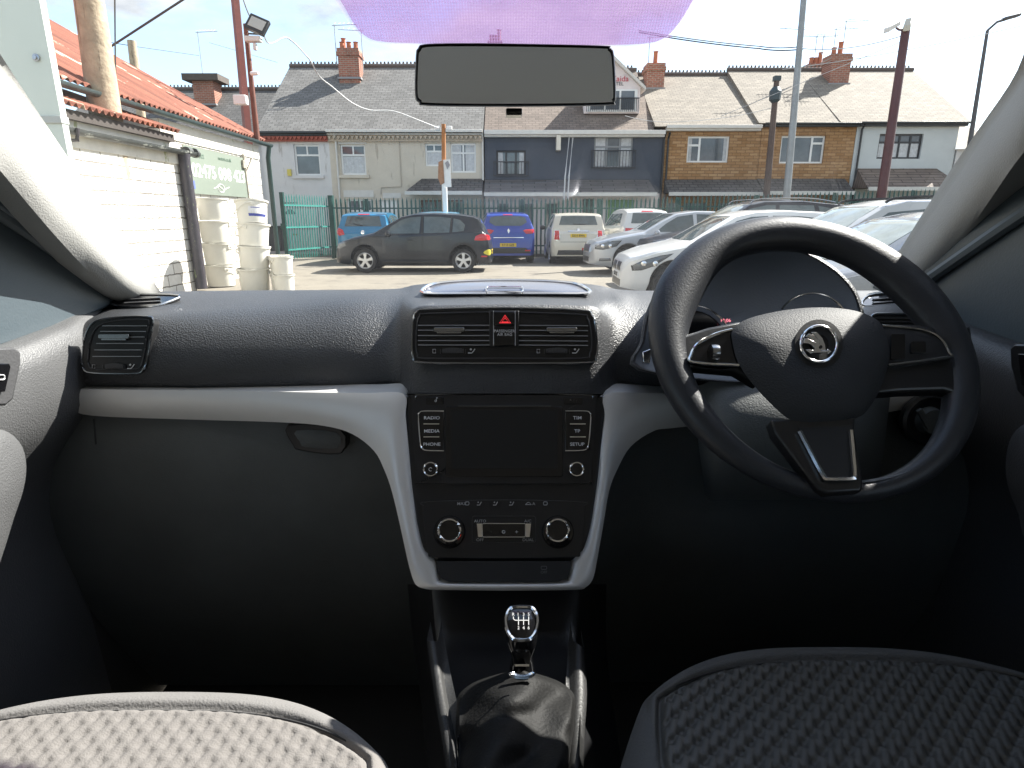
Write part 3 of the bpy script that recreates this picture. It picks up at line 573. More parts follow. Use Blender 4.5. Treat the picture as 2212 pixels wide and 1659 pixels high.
# ---- seats
def seat(cx, front, name_m, hx=.243, zc=.95, lit=None, back=-.35, pat=1.0):
    S = E('seat', parent=CAR)
    def HT(x, y):   # cushion height over plan
        ex = abs(x - cx) / hx; d = front - y
        f = 0
        rr = .16
        # distance inside the rounded outline
        qx = abs(x - cx) - (hx - rr); qy = rr - d
        r = math.hypot(max(qx, 0), max(qy, 0)) if (qx > 0 or qy > 0) else 0
        e = 1 - min(1, max(0, (r - (rr - .07)) / .07)); return e
    nx, ny = 340, 230; G = []
    def outline(t):
        return 0
    # polar-ish param: columns across, rows from the front lip backward; the front edge arcs
    hw = hx
    def fy(s): return front - .10 * abs(s) ** 3.2 - .012 * s * s
    for j in range(ny + 1):
        t = j / ny; t = t * 1.7 * .26 if t < .588 else lerp(.26, 1, (t - .588) / .412); row = []
        for i in range(nx + 1):
            s = -1 + 2 * i / nx
            y = lerp(fy(s), back, t)
            x = cx + s * hw * min(1, .80 + .20 * math.sqrt(min(1, (t * (front - back)) / .14)))
            dist = min((1 - abs(s)) * hw, (fy(s) - y) * .9 + .0)
            z = zc + .010 - .05 * max(0, 1 - dist / .05) ** 2.2
            z += .018 * max(0, abs(s) - .62) / .38 * min(1, t * 3)      # side bolster
            ins = dist - .052
            z -= .006 * math.exp(-(ins / .004) ** 2)
            if ins > .004:
                px_, py_ = x * 1000, y * 1000
                ci = math.floor(px_ / 12.5); lx = px_ - (ci + .5) * 12.5; yy = py_ / 21 + .5 * (ci % 2); ly = (yy - math.floor(yy) - .5) * 21; best = 9
                for ox, oy in ((0, 0), (-12.5, 10.5), (12.5, 10.5), (-12.5, -10.5), (12.5, -10.5), (0, 21), (0, -21)):
                    ax_, ay_ = lx - ox, ly - oy; q = max(-1, min(1, (ax_ * 3.6 + ay_ * 7.2) / (3.6 ** 2 + 7.2 ** 2))); best = min(best, math.hypot(ax_ - 3.6 * q, ay_ - 7.2 * q))
                z += .0034 * pat * math.sqrt(max(0, 1 - (best / 5.6) ** 2)) * min(1, ins / .01)
            row.append((x, y, z))
        G.append(row)
    edge = [V(p) for p in G[0]]
    b = BM(); vv = b.grid(G)
    # split border / insert
    for f in b.b.faces:
        c = f.calc_center_median(); s = (c.x - cx) / hw; s = max(-1, min(1, s)); d = min((1 - abs(s)) * hw, (fy(s) - c.y) * .9); f.material_index = 1 if d > .052 else 0
    part('cushion', b, name_m, S, ang=60)
    b = BM(); sk = [[p + V((0, 0, -.0)) for p in edge], [p + V((0, -.006, -.05)) for p in edge], [p + V((0, -.03, -.16)) for p in edge]]
    L_ = [[V(G[j][0]) for j in range(0, ny + 1, 6)], [V(G[j][0]) + V((.0, 0, -.16)) for j in range(0, ny + 1, 6)]]
    R_ = [[V(G[j][-1]) for j in range(0, ny + 1, 6)], [V(G[j][-1]) + V((0, 0, -.16)) for j in range(0, ny + 1, 6)]]
    b.grid(sk); b.grid(L_); b.grid(R_); part('cushion_side', b, name_m[0], S, ang=60)
    b = BM(); pts = []
    for i in range(0, nx + 1, 3):
        s = -1 + 2 * i / nx
        if abs(s) < .80:
            y = fy(s) - .056 / .9; pts.append((cx + s * hw, y - .10 * max(0, abs(s) - .6) ** 1.5 * 0, zc + .0075))
    b.tube(pts, .0013, 5); part('seam', b, matt, S)
    # backrest behind the camera (throws shade, seen in the mirror)
    b = BM(); b.grid([[V((cx + s * hx, back - .12 * abs(1 - 0) + .03 * s * s - .12 * t, zc + .62 * t)) for s in (-1, -.6, 0, .6, 1)] for t in (0, .3, .6, .9, 1)]); part('backrest', b, name_m[0], S)
seatg = mat('seat_fabric_sunlit', (.15, .145, .142), .95, bump=.5, bs=420, var=.06, vs_=30)  # passenger seat paler: sunlight put into the fabric colours
seatg2 = mat('seat_fabric_patterned_sunlit', (.155, .145, .138), .95, bump=.4, bs=600, var=.05, vs_=30)
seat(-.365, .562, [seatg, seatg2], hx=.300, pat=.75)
seat(.375, .632, [mat('seat_fabric_shaded', (.075, .076, .078), .9, bump=.5, bs=420), mat('seat_fabric_patterned_shaded', (.050, .050, .048), .5, bump=.2, bs=500)], hx=.290, pat=1.25)  # driver seat darker: shade put into the same fabric's colours

# ---- rear-view mirror
plM = Pl(PY(1112, 160, .76), (.02, -1, .05))
mo = [tuple(p) for p in smooth([(898, 120), (903, 104), (917, 95), (1000, 93), (1112, 94), (1300, 98), (1318, 103), (1327, 120), (1331, 205), (1327, 221), (1310, 228), (1112, 231), (925, 229), (905, 222), (896, 205)], 3, True)]
b = BM(); rows = []
for off, k in ((-.035, .80), (-.025, .93), (-.012, 1.0), (0, 1.0), (.003, .985), (.002, .96)):
    rows.append([plM.at(lerp(1112, u, 1 - (1 - k) * .45), lerp(162, v, k), off) for u, v in mo])
vv = b.grid(rows, cv=True); b.f(vv[0][::-1]); mr = part('rear_view_mirror', b, mat('mirror_housing', (.03, .03, .03), .45), ang=50)
b = BM(); b.plate([(lerp(1112, u, .972), lerp(163, v, .90)) for u, v in mo], plM, .0015, .003); part('mirror_glass', b, mirror_m, mr)
b = BM(); b.plate(rrect(1093, 233, 1128, 248, 3), plM, -.01, .02); part('mirror_sensor', b, gloss, mr, bevel=.002)
b = BM(); c = plM.at(1112, 150, -.03); b.tube([c, c + V((0, .05, .0)), c + V((0, .09, .015))], .014, 10); part('mirror_stem', b, matt, mr)

# ---- cabin shell: roof, header, sides with window openings, rear
b = BM()
G = []
for y in (.60, .45, .2, -.2, -.8, -1.5): G.append([V((x, y, 1.80 - .12 * abs(x / .78) ** 3 + (-.03 if y > .5 else 0) - (.03 if y < -1 else 0))) for x in (-.78, -.6, -.3, 0, .3, .6, .78)])
b.grid(G); b.grid([[p + V((0, 0, .03)) for p in r] for r in G]); part('roof_lining', b, liner, ang=60)
b = BM()
b.prism([(-.8, -1.5, .4), (.8, -1.5, .4), (.8, -1.5, 1.2), (-.8, -1.5, 1.2)], (0, .02, 0)); b.prism([(-.8, -1.5, 1.55), (.8, -1.5, 1.55), (.8, -1.5, 1.8), (-.8, -1.5, 1.8)], (0, .02, 0))
for s in (-1, 1):
    b.box(s * .80 - .01, -1.5, .3, s * .80 + .01, 1.5, 1.24)
    b.box(s * .79 - .015, -1.5, 1.62, s * .79 + .015, .62, 1.76)
    b.box(s * .79 - .02, -.35, 1.2, s * .79 + .02, -.20, 1.66)
    b.box(s * .79 - .02, -1.5, 1.2, s * .79 + .02, -1.25, 1.66)
part('body_side', b, mat('body_paint_inner', (.05, .05, .05), .5))
# windscreen
g = bpy.data.materials.new('windscreen_glass'); g.use_nodes = True; t = g.node_tree; t.nodes.clear(); l = t.links.new
tr_ = N(t, 'ShaderNodeBsdfTransparent', Color=(.955, .97, .96, 1)); gl = N(t, 'ShaderNodeBsdfGlossy', Roughness=.03); fr0 = N(t, 'ShaderNodeFresnel', IOR=1.3); fr = N(t, 'ShaderNodeMath', operation='MULTIPLY'); fr.inputs[1].default_value = .12; l(fr0.outputs[0], fr.inputs[0])
ms = N(t, 'ShaderNodeMixShader'); mo_ = N(t, 'ShaderNodeOutputMaterial'); l(fr.outputs[0], ms.inputs[0]); l(tr_.outputs[0], ms.inputs[1]); l(gl.outputs[0], ms.inputs[2]); 
# dusty film
df = N(t, 'ShaderNodeBsdfTranslucent', Color=(.9, .9, .9, 1)); dn = N(t, 'ShaderNodeTexNoise', Scale=14., Detail=6.); co = N(t, 'ShaderNodeTexCoord'); l(co.outputs['Object'], dn.inputs['Vector'])
dr = N(t, 'ShaderNodeMapRange'); dr.inputs[1].default_value = .35; dr.inputs[2].default_value = .8; dr.inputs[3].default_value = .0; dr.inputs[4].default_value = .005; l(dn.outputs[0], dr.inputs[0])
m2 = N(t, 'ShaderNodeMixShader'); l(dr.outputs[0], m2.inputs[0]); l(ms.outputs[0], m2.inputs[1]); l(df.outputs[0], m2.inputs[2]); l(m2.outputs[0], mo_.inputs[0])
def WS(x, t, o=0): return V((x, 1.42 - .74 * t - .10 * (x / .7) ** 2 * (1 - t), 1.24 + .565 * t)) + V((0, .6, .8)) * o   # t 0 base .. 1 header
b = BM(); b.grid([[WS(lerp(-.80, .80, i / 16) * (1 - .06 * j / 8), j / 8) for i in range(17)] for j in range(9)]); ws = part('windscreen', b, g, ang=60)
fd = bpy.data.materials.new('fade_dots'); fd.use_nodes = True; t = fd.node_tree; t.nodes.clear(); MT['fade_dots'] = fd
a_ = N(t, 'ShaderNodeBsdfTransparent', Color=(1, 1, 1, 1)); b_ = N(t, 'ShaderNodeBsdfTranslucent', Color=(.3, .2, .36, 1)); m_ = N(t, 'ShaderNodeMixShader'); m_.inputs[0].default_value = .10; o_ = N(t, 'ShaderNodeOutputMaterial')
t.links.new(a_.outputs[0], m_.inputs[1]); t.links.new(b_.outputs[0], m_.inputs[2]); t.links.new(m_.outputs[0], o_.inputs[0])
# dotted sun band at the top of the windscreen
pm = bpy.data.materials.new('dotted_tint'); pm.use_nodes = True; t = pm.node_tree; t.nodes.clear(); l = t.links.new
tr_ = N(t, 'ShaderNodeBsdfTransparent', Color=(.84, .77, .88, 1)); tl = N(t, 'ShaderNodeBsdfTranslucent', Color=(.19, .15, .22, 1)); df = N(t, 'ShaderNodeBsdfDiffuse', Color=(.05, .04, .06, 1))
co = N(t, 'ShaderNodeTexCoord'); mp = N(t, 'ShaderNodeMapping'); mp.inputs['Rotation'].default_value = (0, 0, R(45)); mp.inputs['Scale'].default_value = (1300, 1300, 1300); l(co.outputs['Object'], mp.inputs[0])
s_ = N(t, 'ShaderNodeSeparateXYZ'); l(mp.outputs[0], s_.inputs[0]); a1 = N(t, 'ShaderNodeMath', operation='SINE'); a2 = N(t, 'ShaderNodeMath', operation='SINE'); l(s_.outputs[0], a1.inputs[0]); l(s_.outputs[1], a2.inputs[0])
pr = N(t, 'ShaderNodeMath', operation='MULTIPLY'); l(a1.outputs[0], pr.inputs[0]); l(a2.outputs[0], pr.inputs[1]); mr_ = N(t, 'ShaderNodeMapRange'); mr_.inputs[1].default_value = -.25; mr_.inputs[2].default_value = .25; mr_.inputs[3].default_value = .08; mr_.inputs[4].default_value = .46; l(pr.outputs[0], mr_.inputs[0])
ms = N(t, 'ShaderNodeMixShader'); mo_ = N(t, 'ShaderNodeOutputMaterial'); l(mr_.outputs[0], ms.inputs[0]); l(tr_.outputs[0], ms.inputs[1]); l(tl.outputs[0], ms.inputs[2]); l(ms.outputs[0], mo_.inputs[0])
wn = (WS(0, 0) - WS(0, 1)).cross(V((1, 0, 0))).normalized(); wn = wn if wn.y < 0 else -wn
plB = Pl(WS(0, .6) + wn * .01, wn)
band = [tuple(p) for p in smooth([(690, -60), (735, 0), (765, 52), (790, 78), (830, 90), (950, 95), (1112, 97), (1300, 97), (1400, 93), (1440, 78), (1470, 45), (1497, 0), (1530, -60), (1112, -70)], 4, True)]
b = BM(); b.plate(band, plB, 0, .0008); part('dotted_sun_band', b, pm, ws)
for kk in (1.012, 1.024): b = BM(); b.plate([(lerp(1112, u, kk), lerp(-100, v, kk)) for u, v in band], plB, .0012 * (kk - 1) * 100, .0004); part('band_fade', b, MT['fade_dots'], ws)
# side windows
sg = g
for s in (-1, 1):
    b = BM(); b.grid([[V((s * (.79 - .02 * j), y, lerp(1.22, 1.66, j / 2))) for y in (-.25, .36)] for j in range(3)]); part('side_window', b, g)
# ================================================ ground, road, haze-free yard
conc = mat('yard_concrete', (.20, .178, .142), .9, var=.14, vs_=1.3, bump=.5, bs=30, dirt=((.125, .11, .09), 1.1, .57, (1, 2.5, 1)))
b = BM(); G = [[V((x, y, 0)) for x in (-400, -60, -20, -5, 5, 20, 60, 400)] for y in (-60, -5, 5, 15, 22.6, 24, 60, 600)]; b.grid(G)
O('ground', b.b, conc, kind='structure')
b = BM(); b.box(-60, 23.15, -.2, 60, 25.6, .12); O('pavement', b.b, mat('paving', (.30, .27, .235), .9, var=.15, vs_=3, pat=('b', .6, .6, .01, (.12, .11, .1)), axis='xy'), kind='structure')

# ================================================ terraced houses across the road
YH = 26.0
def hx(u, v=330): return PY(u, v, YH).x
def hz(v, u=1106): return PY(u, v, YH).z
upvc = mat('white_frame', (.75, .75, .73), .4, var=.05, vs_=6)
pane = mat('window_pane', (.10, .12, .14), .06, coat=.6, var=.4, vs_=1.4)
curt = mat('net_curtain', (.55, .56, .57), .8, var=.25, vs_=8)
blackf = mat('black_frame', (.02, .02, .024), .4)
brick = mat('red_brick', (.36, .13, .085), .85, pat=('b', .23, .08, .012, (.34, .28, .22)), axis='xz', var=.2, vs_=3)
tile_g = mat('grey_roof_tile', (.19, .185, .178), .85, pat=('b', .27, .12, .012, (.07, .065, .06)), axis='xy', var=.18, vs_=1.2, dirt=((.07, .055, .04), 2.2, .655, (1, 1.6, 1)))
tile_t = mat('tan_roof_tile', (.27, .235, .19), .85, pat=('b', .27, .12, .012, (.12, .10, .08)), axis='xy', var=.16, vs_=1.2, dirt=((.10, .08, .05), 2.4, .67, (1, 1.6, 1)))
tile_d = mat('dark_roof_tile', (.12, .11, .105), .8, pat=('b', .33, .17, .02, (.03, .03, .03)), axis='xy', var=.25, vs_=1.5)
gutw = mat('white_gutter', (.62, .60, .56), .5, var=.1, vs_=5)
gutb = mat('black_gutter', (.02, .022, .024), .4)
pot = mat('clay_pot', (.42, .14, .07), .8, var=.2, vs_=8)
alu = mat('aerial_metal', (.35, .36, .37), .4, .6)

def holes_wall(b, x0, x1, z0, z1, y, holes, dep=.14, mi=0):
    xs = sorted({x0, x1, *[h[0] for h in holes], *[h[1] for h in holes]}); zs = sorted({z0, z1, *[h[2] for h in holes], *[h[3] for h in holes]})
    for a, c in zip(xs, xs[1:]):
        for d, e in zip(zs, zs[1:]):
            mx_, mz = (a + c) / 2, (d + e) / 2
            if any(h[0] < mx_ < h[1] and h[2] < mz < h[3] for h in holes): continue
            b.poly([(a, y, d), (c, y, d), (c, y, e), (a, y, e)], mi)
    for a, c, d, e in holes:
        b.poly([(a, y, d), (a, y + dep, d), (a, y + dep, e), (a, y, e)], mi); b.poly([(c, y, d), (c, y, e), (c, y + dep, e), (c, y + dep, d)], mi)
        b.poly([(a, y, d), (c, y, d), (c, y + dep, d), (a, y + dep, d)], mi); b.poly([(a, y, e), (a, y + dep, e), (c, y + dep, e), (c, y, e)], mi)
def window(H, a, c, d, e, y=YH, fm=None, lay='sash', curtains=0, rail=0, sill=None, cols=2, fw=.07):
    fm = fm or upvc; r0 = O('window', (lambda b: (b.box(a, y + .09, d, a + fw, y + .14, e), b.box(c - fw, y + .09, d, c, y + .14, e), b.box(a + fw, y + .09, d, c - fw, y + .14, d + fw), b.box(a + fw, y + .09, e - fw, c - fw, y + .14, e), b)[-1].b)(BM()), fm, H)
    b = BM(); t = (e - d)
    if lay == 'sash': zt = e - t * .34; b.box(a + fw, y + .085, zt - .035, c - fw, y + .13, zt + .035); b.box((a + c) / 2 - .03, y + .087, zt, (a + c) / 2 + .03, y + .13, e - fw)
    elif lay == 'grid':
        zt = e - t * .33; b.box(a + fw, y + .085, zt - .03, c - fw, y + .13, zt + .03)
        for k in range(1, cols): xx = lerp(a, c, k / cols); b.box(xx - .035, y + .08, d + fw, xx + .035, y + .135, e - fw)
    elif lay == 'cols':
        for k in range(1, cols): xx = lerp(a, c, k / cols); b.box(xx - .035, y + .08, d + fw, xx + .035, y + .135, e - fw)
    elif lay == 'left': xx = lerp(a, c, .30); b.box(xx - .04, y + .08, d + fw, xx + .04, y + .135, e - fw); zt = e - t * .34; b.box(a + fw, y + .085, zt - .04, xx, y + .13, zt + .04)
    elif lay == 'right': xx = lerp(a, c, .72); b.box(xx - .04, y + .08, d + fw, xx + .04, y + .135, e - fw); zt = e - t * .27; b.box(xx, y + .085, zt - .04, c - fw, y + .13, zt + .04)
    O('glazing_bar', b.b, fm, r0)
    b = BM(); b.poly([(a + fw, y + .12, d + fw), (c - fw, y + .12, d + fw), (c - fw, y + .12, e - fw), (a + fw, y + .12, e - fw)]); O('pane', b.b, pane, r0)
    if curtains:
        b = BM(); n = 40; x0, x1, z0, z1 = curtains
        def cloth(p, q, zb, zt): b.grid([[V((lerp(p, q, i / n), y + .112 + .004 * math.sin(i * 1.3), z)) for z in (zb, zt)] for i in range(n + 1)])
        if x0 == 'side': cloth(a + fw, lerp(a, c, x1), d + fw, e - fw); O('curtain', b.b, curt, r0); b = BM(); cloth(lerp(a, c, 1 - x1), c - fw, d + fw, e - fw)
        else: cloth(a + fw, c - fw, d + fw, lerp(d, e, z1))
        O('curtain', b.b, curt, r0)
    if rail:
        b = BM(); zr = lerp(d, e, .52); b.box(a - .12, y - .10, zr, c + .12, y - .06, zr + .04); b.box(a - .12, y - .10, d - .03, c + .12, y - .06, d + .01)
        n = int((c - a) / .11)
        for k in range(n + 1): xx = lerp(a - .1, c + .1, k / n); b.box(xx - .01, y - .09, d, xx + .01, y - .07, zr)
        O('balcony_rail', b.b, blackf, r0)
    if sill: b = BM(); b.box(a - .12, y - .10, d - .12, c + .12, y + .02, d - .003); O('sill', b.b, sill, r0)
    return r0
RZ = lambda v: PY(1106, v, 30.2).z
def roof(H, x0, x1, ze, zr, m, y0=YH - .3, yr=30.2, yb=35, hipL=0, hipR=0, crest=True, nm='roof'):
    b = BM(); A = [(x0, y0, ze), (x1, y0, ze), (x1 - hipR, yr, zr), (x0 + hipL, yr, zr)]
    b.poly(A); b.poly([(x0 + hipL, yr, zr), (x1 - hipR, yr, zr), (x1, yb, ze), (x0, yb, ze)])
    b.poly([(x0, y0, ze), (x0 + hipL, yr, zr), (x0, yb, ze)]); b.poly([(x1, y0, ze), (x1, yb, ze), (x1 - hipR, yr, zr)])
    b.poly([(x0, y0, ze - .01), (x0, yb, ze - .01), (x1, yb, ze - .01), (x1, y0, ze - .01)])
    r = O(nm, b.b, m, H, ang=10)
    if crest:
        b = BM(); b.tube([(x0 + hipL, yr, zr + .02), (x1 - hipR, yr, zr + .02)], .10, 8)
        n = int((x1 - hipR - x0 - hipL) / .17)
        for k in range(n): xx = x0 + hipL + .08 + k * .17; b.poly([(xx - .05, yr, zr + .1), (xx + .05, yr, zr + .1), (xx + .03, yr, zr + .21), (xx - .03, yr, zr + .21)])
        O('ridge_tiles', b.b, mat('ridge_tile', (.11, .09, .08), .85), r)
    return r
def canopy(H, x0, x1, zt, zb, m, d=1.0, hl=.0, hr=.0, y=YH):
    b = BM(); b.poly([(x0, y - d, zb), (x1, y - d, zb), (x1 - hr, y - .02, zt), (x0 + hl, y - .02, zt)]); b.poly([(x0, y - d, zb), (x0 + hl, y - .02, zt), (x0, y - .02, zb)]); b.poly([(x1, y - d, zb), (x1, y - .02, zb), (x1 - hr, y - .02, zt)]); b.poly([(x0, y - d, zb - .01), (x0, y - .02, zb - .01), (x1, y - .02, zb - .01), (x1, y - d, zb - .01)])
    r = O('porch_roof', b.b, m, H, ang=10); b = BM(); b.box(x0, y - d - .09, zb - .12, x1, y - d - .01, zb + .02); O('porch_gutter', b.b, gutw, r); return r
def gutter(H, x0, x1, z, m, h=.16, y=YH - .36): b = BM(); b.box(x0, y, z - h, x1, y + .12, z); b.box(x0, y + .125, z - h - .08, x1, YH - .003, z - .04); O('gutter', b.b, m, H, bevel=.01)
def dpipe(H, x, z0, z1, m, y=YH - .08, r=.04): b = BM(); b.tube([(x, y, z0), (x, y, z1 - .2), (x, y - .2, z1)], r, 8); O('downpipe', b.b, m, H)
def chimney(H, u0, u1, v0, v1, y=29.3, pots=4, cap=None, m=None):
    a, c = PY(u0, v1, y).x, PY(u1, v1, y).x; zb, zt = PY(u0, v1, y).z - .8, PY(u0, v0, y).z; m = m or brick
    b = BM(); b.box(a, y - .35, zb, c, y + .5, zt - .3); b.box(a - .05, y - .40, zt - .3, c + .05, y + .55, zt - .15); b.box(a - .02, y - .37, zt - .15, c + .02, y + .52, zt)
    r = O('chimney', b.b, m, H, ang=10)
    for k in range(pots):
        x = lerp(a + .15, c - .15, (k % 3) / 2 if pots > 1 else .5); yy = y - .1 + .3 * (k // 3); hh = .28 + .22 * (k == pots - 1)
        b = BM(); b.lathe([(.12, 0), (.10, .05), (.09, hh - .04), (.12, hh), (.08, hh)], (x, yy, zt), seg=12); O('chimney_pot', b.b, pot, r)
    b = BM(); b.box(a - .06, y - .42, zb + .62, c + .06, y + .0, zb + .70); O('flashing', b.b, mat('lead', (.25, .25, .26), .6), r)
    return r, (a + c) / 2, y, zt
def aerial(H, x, y, z, h=1.3, dirx=1, n=6, lab=None):
    b = BM(); b.tube([(x, y, z), (x, y, z + h)], .02, 6); b.tube([(x - .1 * dirx, y, z + h - .05), (x + 1.0 * dirx, y, z + h)], .015, 5)
    for k in range(n): xx = x + dirx * (.05 + k * .95 / n); l_ = .28 - .02 * k; b.tube([(xx, y - l_, z + h - .03 - .02), (xx, y + l_ * .6, z + h + .1)], .008, 4)
    O('tv_aerial', b.b, alu, H)
RZ = lambda v: PY(1106, v, 30.2).z
def house(label, u0, u1, ve, wallm, holes, zg=0, back=34.5):
    x0, x1, z1 = hx(u0), hx(u1), hz(ve)
    H = E('terraced_house', label, 'house', ((x0 + x1) / 2, YH, 0)); H.location = (0, 0, 0)
    b = BM(); hs = [(hx(a), hx(c), max(hz(e), .0), hz(d)) for a, d, c, e in holes]
    holes_wall(b, x0, x1, zg, z1, YH, hs)
    b.poly([(x0, YH, zg), (x0, YH, z1), (x0, back, z1), (x0, back, zg)]); b.poly([(x1, YH, zg), (x1, back, zg), (x1, back, z1), (x1, YH, z1)]); b.poly([(x0, back, zg), (x0, back, z1), (x1, back, z1), (x1, back, zg)])
    O('wall', b.b, wallm, H, ang=10); return H, x0, x1, z1, hs
r_white = mat('white_render', (.62, .61, .60), .85, var=.06, vs_=2.5, bump=.3, bs=40, dirt=((.42, .40, .38), 1.2, .62, (3, 1, .5)))
r_cream = mat('cream_render', (.58, .52, .43), .85, var=.07, vs_=2.5, bump=.3, bs=40, dirt=((.42, .37, .30), 1.2, .60, (3, 1, .5)))
r_navy = mat('navy_render', (.065, .075, .096), .8, var=.08, vs_=3, bump=.4, bs=40)
r_stone = mat('tan_stone_brick', (.44, .265, .13), .85, pat=('rough', .34, .11, .012, (.20, .11, .05)), axis='xz', var=.16, vs_=5, col2=(.30, .155, .06))
r_pale = mat('pale_blue_render', (.52, .55, .55), .85, var=.05, vs_=2)
pinkw = mat('pinkish_white_paint', (.74, .66, .64), .8, var=.08, vs_=3)
doorm = mat('white_door', (.6, .6, .6), .4)

# 1 left white house
Ha = house('white rendered end house with a red brick cornice and a white panelled front door', 566, 712, 289, r_white, [(635, 312, 690, 379), (595, 437, 632, 545)])
H, x0, x1, z1, hs = Ha
window(H, *hs[0], sill=r_white); roof(H, x0 - .1, x1, z1, RZ(144), tile_g, hipL=PY(626, 144, 30.2).x - x0 + .1)
b = BM(); b.box(x0, YH - .16, z1 - .30, x1, YH - .003, z1 - .02)
n = 16
for k in range(n): xx = lerp(x0, x1, (k + .5) / n); b.prism([(xx - .09, YH - .24, z1 - .12), (xx + .09, YH - .24, z1 - .12), (xx, YH - .24, z1 - .26)], (0, .08, 0))
O('brick_cornice', b.b, mat('red_cornice', (.36, .10, .07), .85, var=.2, vs_=5), H); gutter(H, x0, x1, z1 + .06, gutb, .08)
a, c, d, e = hs[1]
b = BM(); b.box(a, YH + .08, d, a + .07, YH + .14, e); b.box(c - .07, YH + .08, d, c, YH + .14, e); b.box(a + .07, YH + .08, d, c - .07, YH + .12, d + 1.98); dr = O('front_door', b.b, doorm, H, bevel=.006)
b = BM(); b.box(a + .07, YH + .10, d + 2.05, c - .07, YH + .12, e - .05); O('fanlight', b.b, pane, dr)
b = BM()
for px_ in (.2, .56):
    for z0, z1_ in ((.15, .65), (.78, 1.38)): b.box(a + px_, YH + .065, d + z0, a + px_ + .26, YH + .079, d + z1_)
O('door_panel', b.b, doorm, dr, bevel=.01)
b = BM(); b.prism([(lerp(a, c, .5) + .2 * math.cos(t_), YH + .076, d + 1.55 + .2 * math.sin(t_)) for t_ in [math.pi * k / 10 for k in range(11)]], (0, -.012, 0)); O('fan_glass', b.b, pane, dr)
b = BM(); b.box(a + .38, YH + .055, d + .70, a + .6, YH + .064, d + .75); O('letterbox', b.b, mat('brass', (.5, .4, .15), .3, .8), dr)
b = BM(); b.box(hx(618), YH - .09, hz(380), hx(626), YH - .003, hz(366)); O('alarm_box', b.b, mat('yellow_box', (.6, .5, .1), .5), H)
b = BM(); b.box(hx(632), YH - .015, hz(311), hx(694), YH - .003, hz(299)); O('lintel', b.b, gutw, H)
# 2 cream house
H, x0, x1, z1, hs = house('cream rendered house with a toothed cornice and three upstairs windows', 712, 1043, 289, r_cream, [(735, 312, 789, 378), (918, 310, 957, 359), (973, 309, 1028, 373), (742, 430, 797, 505), (812, 432, 852, 545), (905, 432, 1000, 520)])
window(H, *hs[0], curtains=(0, 0, 0, .62), sill=r_cream); window(H, *hs[1], lay='sash', curtains=(0, 0, 0, .66)); window(H, *hs[2], lay='grid', curtains=('side', .42, 0, 1))
window(H, *hs[3]); window(H, *hs[5], lay='cols', cols=3, fm=mat('brown_frame', (.12, .05, .03), .5))
a, c, d, e = hs[4]; b = BM(); b.box(a, YH + .08, d, c, YH + .13, e); O('front_door', b.b, upvc, H)
roof(H, x0, hx(1045), z1, RZ(144), tile_g); gutter(H, x0, x1, z1 + .12, gutw, .10)
b = BM(); b.box(x0, YH - .12, z1 - .30, x1, YH - .003, z1 - .02); n = 34
for k in range(n): xx = lerp(x0, x1, (k + .5) / n); b.prism([(xx - .07, YH - .22, z1 - .10), (xx + .07, YH - .22, z1 - .10), (xx, YH - .22, z1 - .24)], (0, .10, 0))
O('cornice', b.b, mat('cream_cornice', (.48, .40, .31), .8, var=.2, vs_=4), H)
dpipe(H, hx(728), .2, z1, gutw); dpipe(H, hx(1043), hz(390), z1, gutw)
b = BM(); b.tube([(hx(864), YH - .03, hz(300)), (hx(864), YH - .03, hz(403)), (hx(820), YH - .03, hz(405)), (hx(818), YH - .03, hz(420))], .018, 6); O('waste_pipe', b.b, mat('cream_pipe', (.42, .37, .31), .6), H)
canopy(H, hx(880), x1, hz(386), hz(416), tile_d, hl=.55)
b = BM(); b.box(hx(736), YH - .02, hz(426), hx(802), YH - .003, hz(411)); O('lintel', b.b, gutw, H); b = BM(); b.box(hx(822), YH - .02, hz(428), hx(862), YH - .003, hz(417)); O('lintel', b.b, gutw, H); b = BM(); b.box(hx(731), YH - .015, hz(311), hx(793), YH - .003, hz(299)); O('lintel', b.b, gutw, H)
r_, cx_, cy_, cz_ = chimney(H, 737, 781, 108, 165, pots=4); aerial(H, cx_ - .6, cy_, cz_ - .6, 1.6, 1, 5); aerial(H, cx_ + .55, cy_, cz_ - .9, 1.7, -1, 4)
# 3 navy guesthouse
H, x0, x1, z1, hs = house('navy rendered guest house with a white dormer and a long tiled porch roof', 1047, 1431, 289, r_navy, [(1072, 325, 1136, 379), (1283, 294, 1367, 362)])
window(H, *hs[0], fm=blackf, lay='cols', cols=3, curtains=('side', .22, 0, 1), rail=1); window(H, *hs[1], fm=mat('grey_frame', (.25, .26, .27), .5), lay='grid', cols=3, curtains=('side', .30, 0, 1), rail=1)
rz = RZ(152); roof(H, x0, hx(1408), z1 + .04, rz, mat('brown_roof_tile', (.21, .165, .135), .85, pat=('b', .27, .12, .012, (.09, .07, .06)), axis='xy', var=.2, vs_=1.2, dirt=((.08, .06, .04), 2.2, .64, (1, 1.6, 1))))
gutter(H, x0, x1, z1 + .1, gutw, .16); dpipe(H, x1 + .02, .2, z1, gutb)
b = BM(); b.box(x0, YH - .012, 0, x1, YH - .002, hz(418)); O('ground_floor_front', b.b, pinkw, H)
canopy(H, x0, hx(1412), hz(388), hz(419), mat('slate_tile', (.15, .14, .14), .8, pat=('b', .9, .15, .02, (.04, .04, .04)), axis='xy', var=.2, vs_=2), d=1.0, hr=.15)
b = BM(); b.box(hx(1200), YH - .5, hz(327), hx(1209), YH - .003, hz(295)); O('projecting_sign', b.b, mat('sign_cream', (.6, .56, .48), .5), H)
b = BM()
for uu in (1217, 1225): b.tube([(hx(uu + 12), YH - .05, hz(290)), (hx(uu), YH - 1.12, hz(385)), (hx(uu - 4), YH - 1.15, .3)], .03, 6)
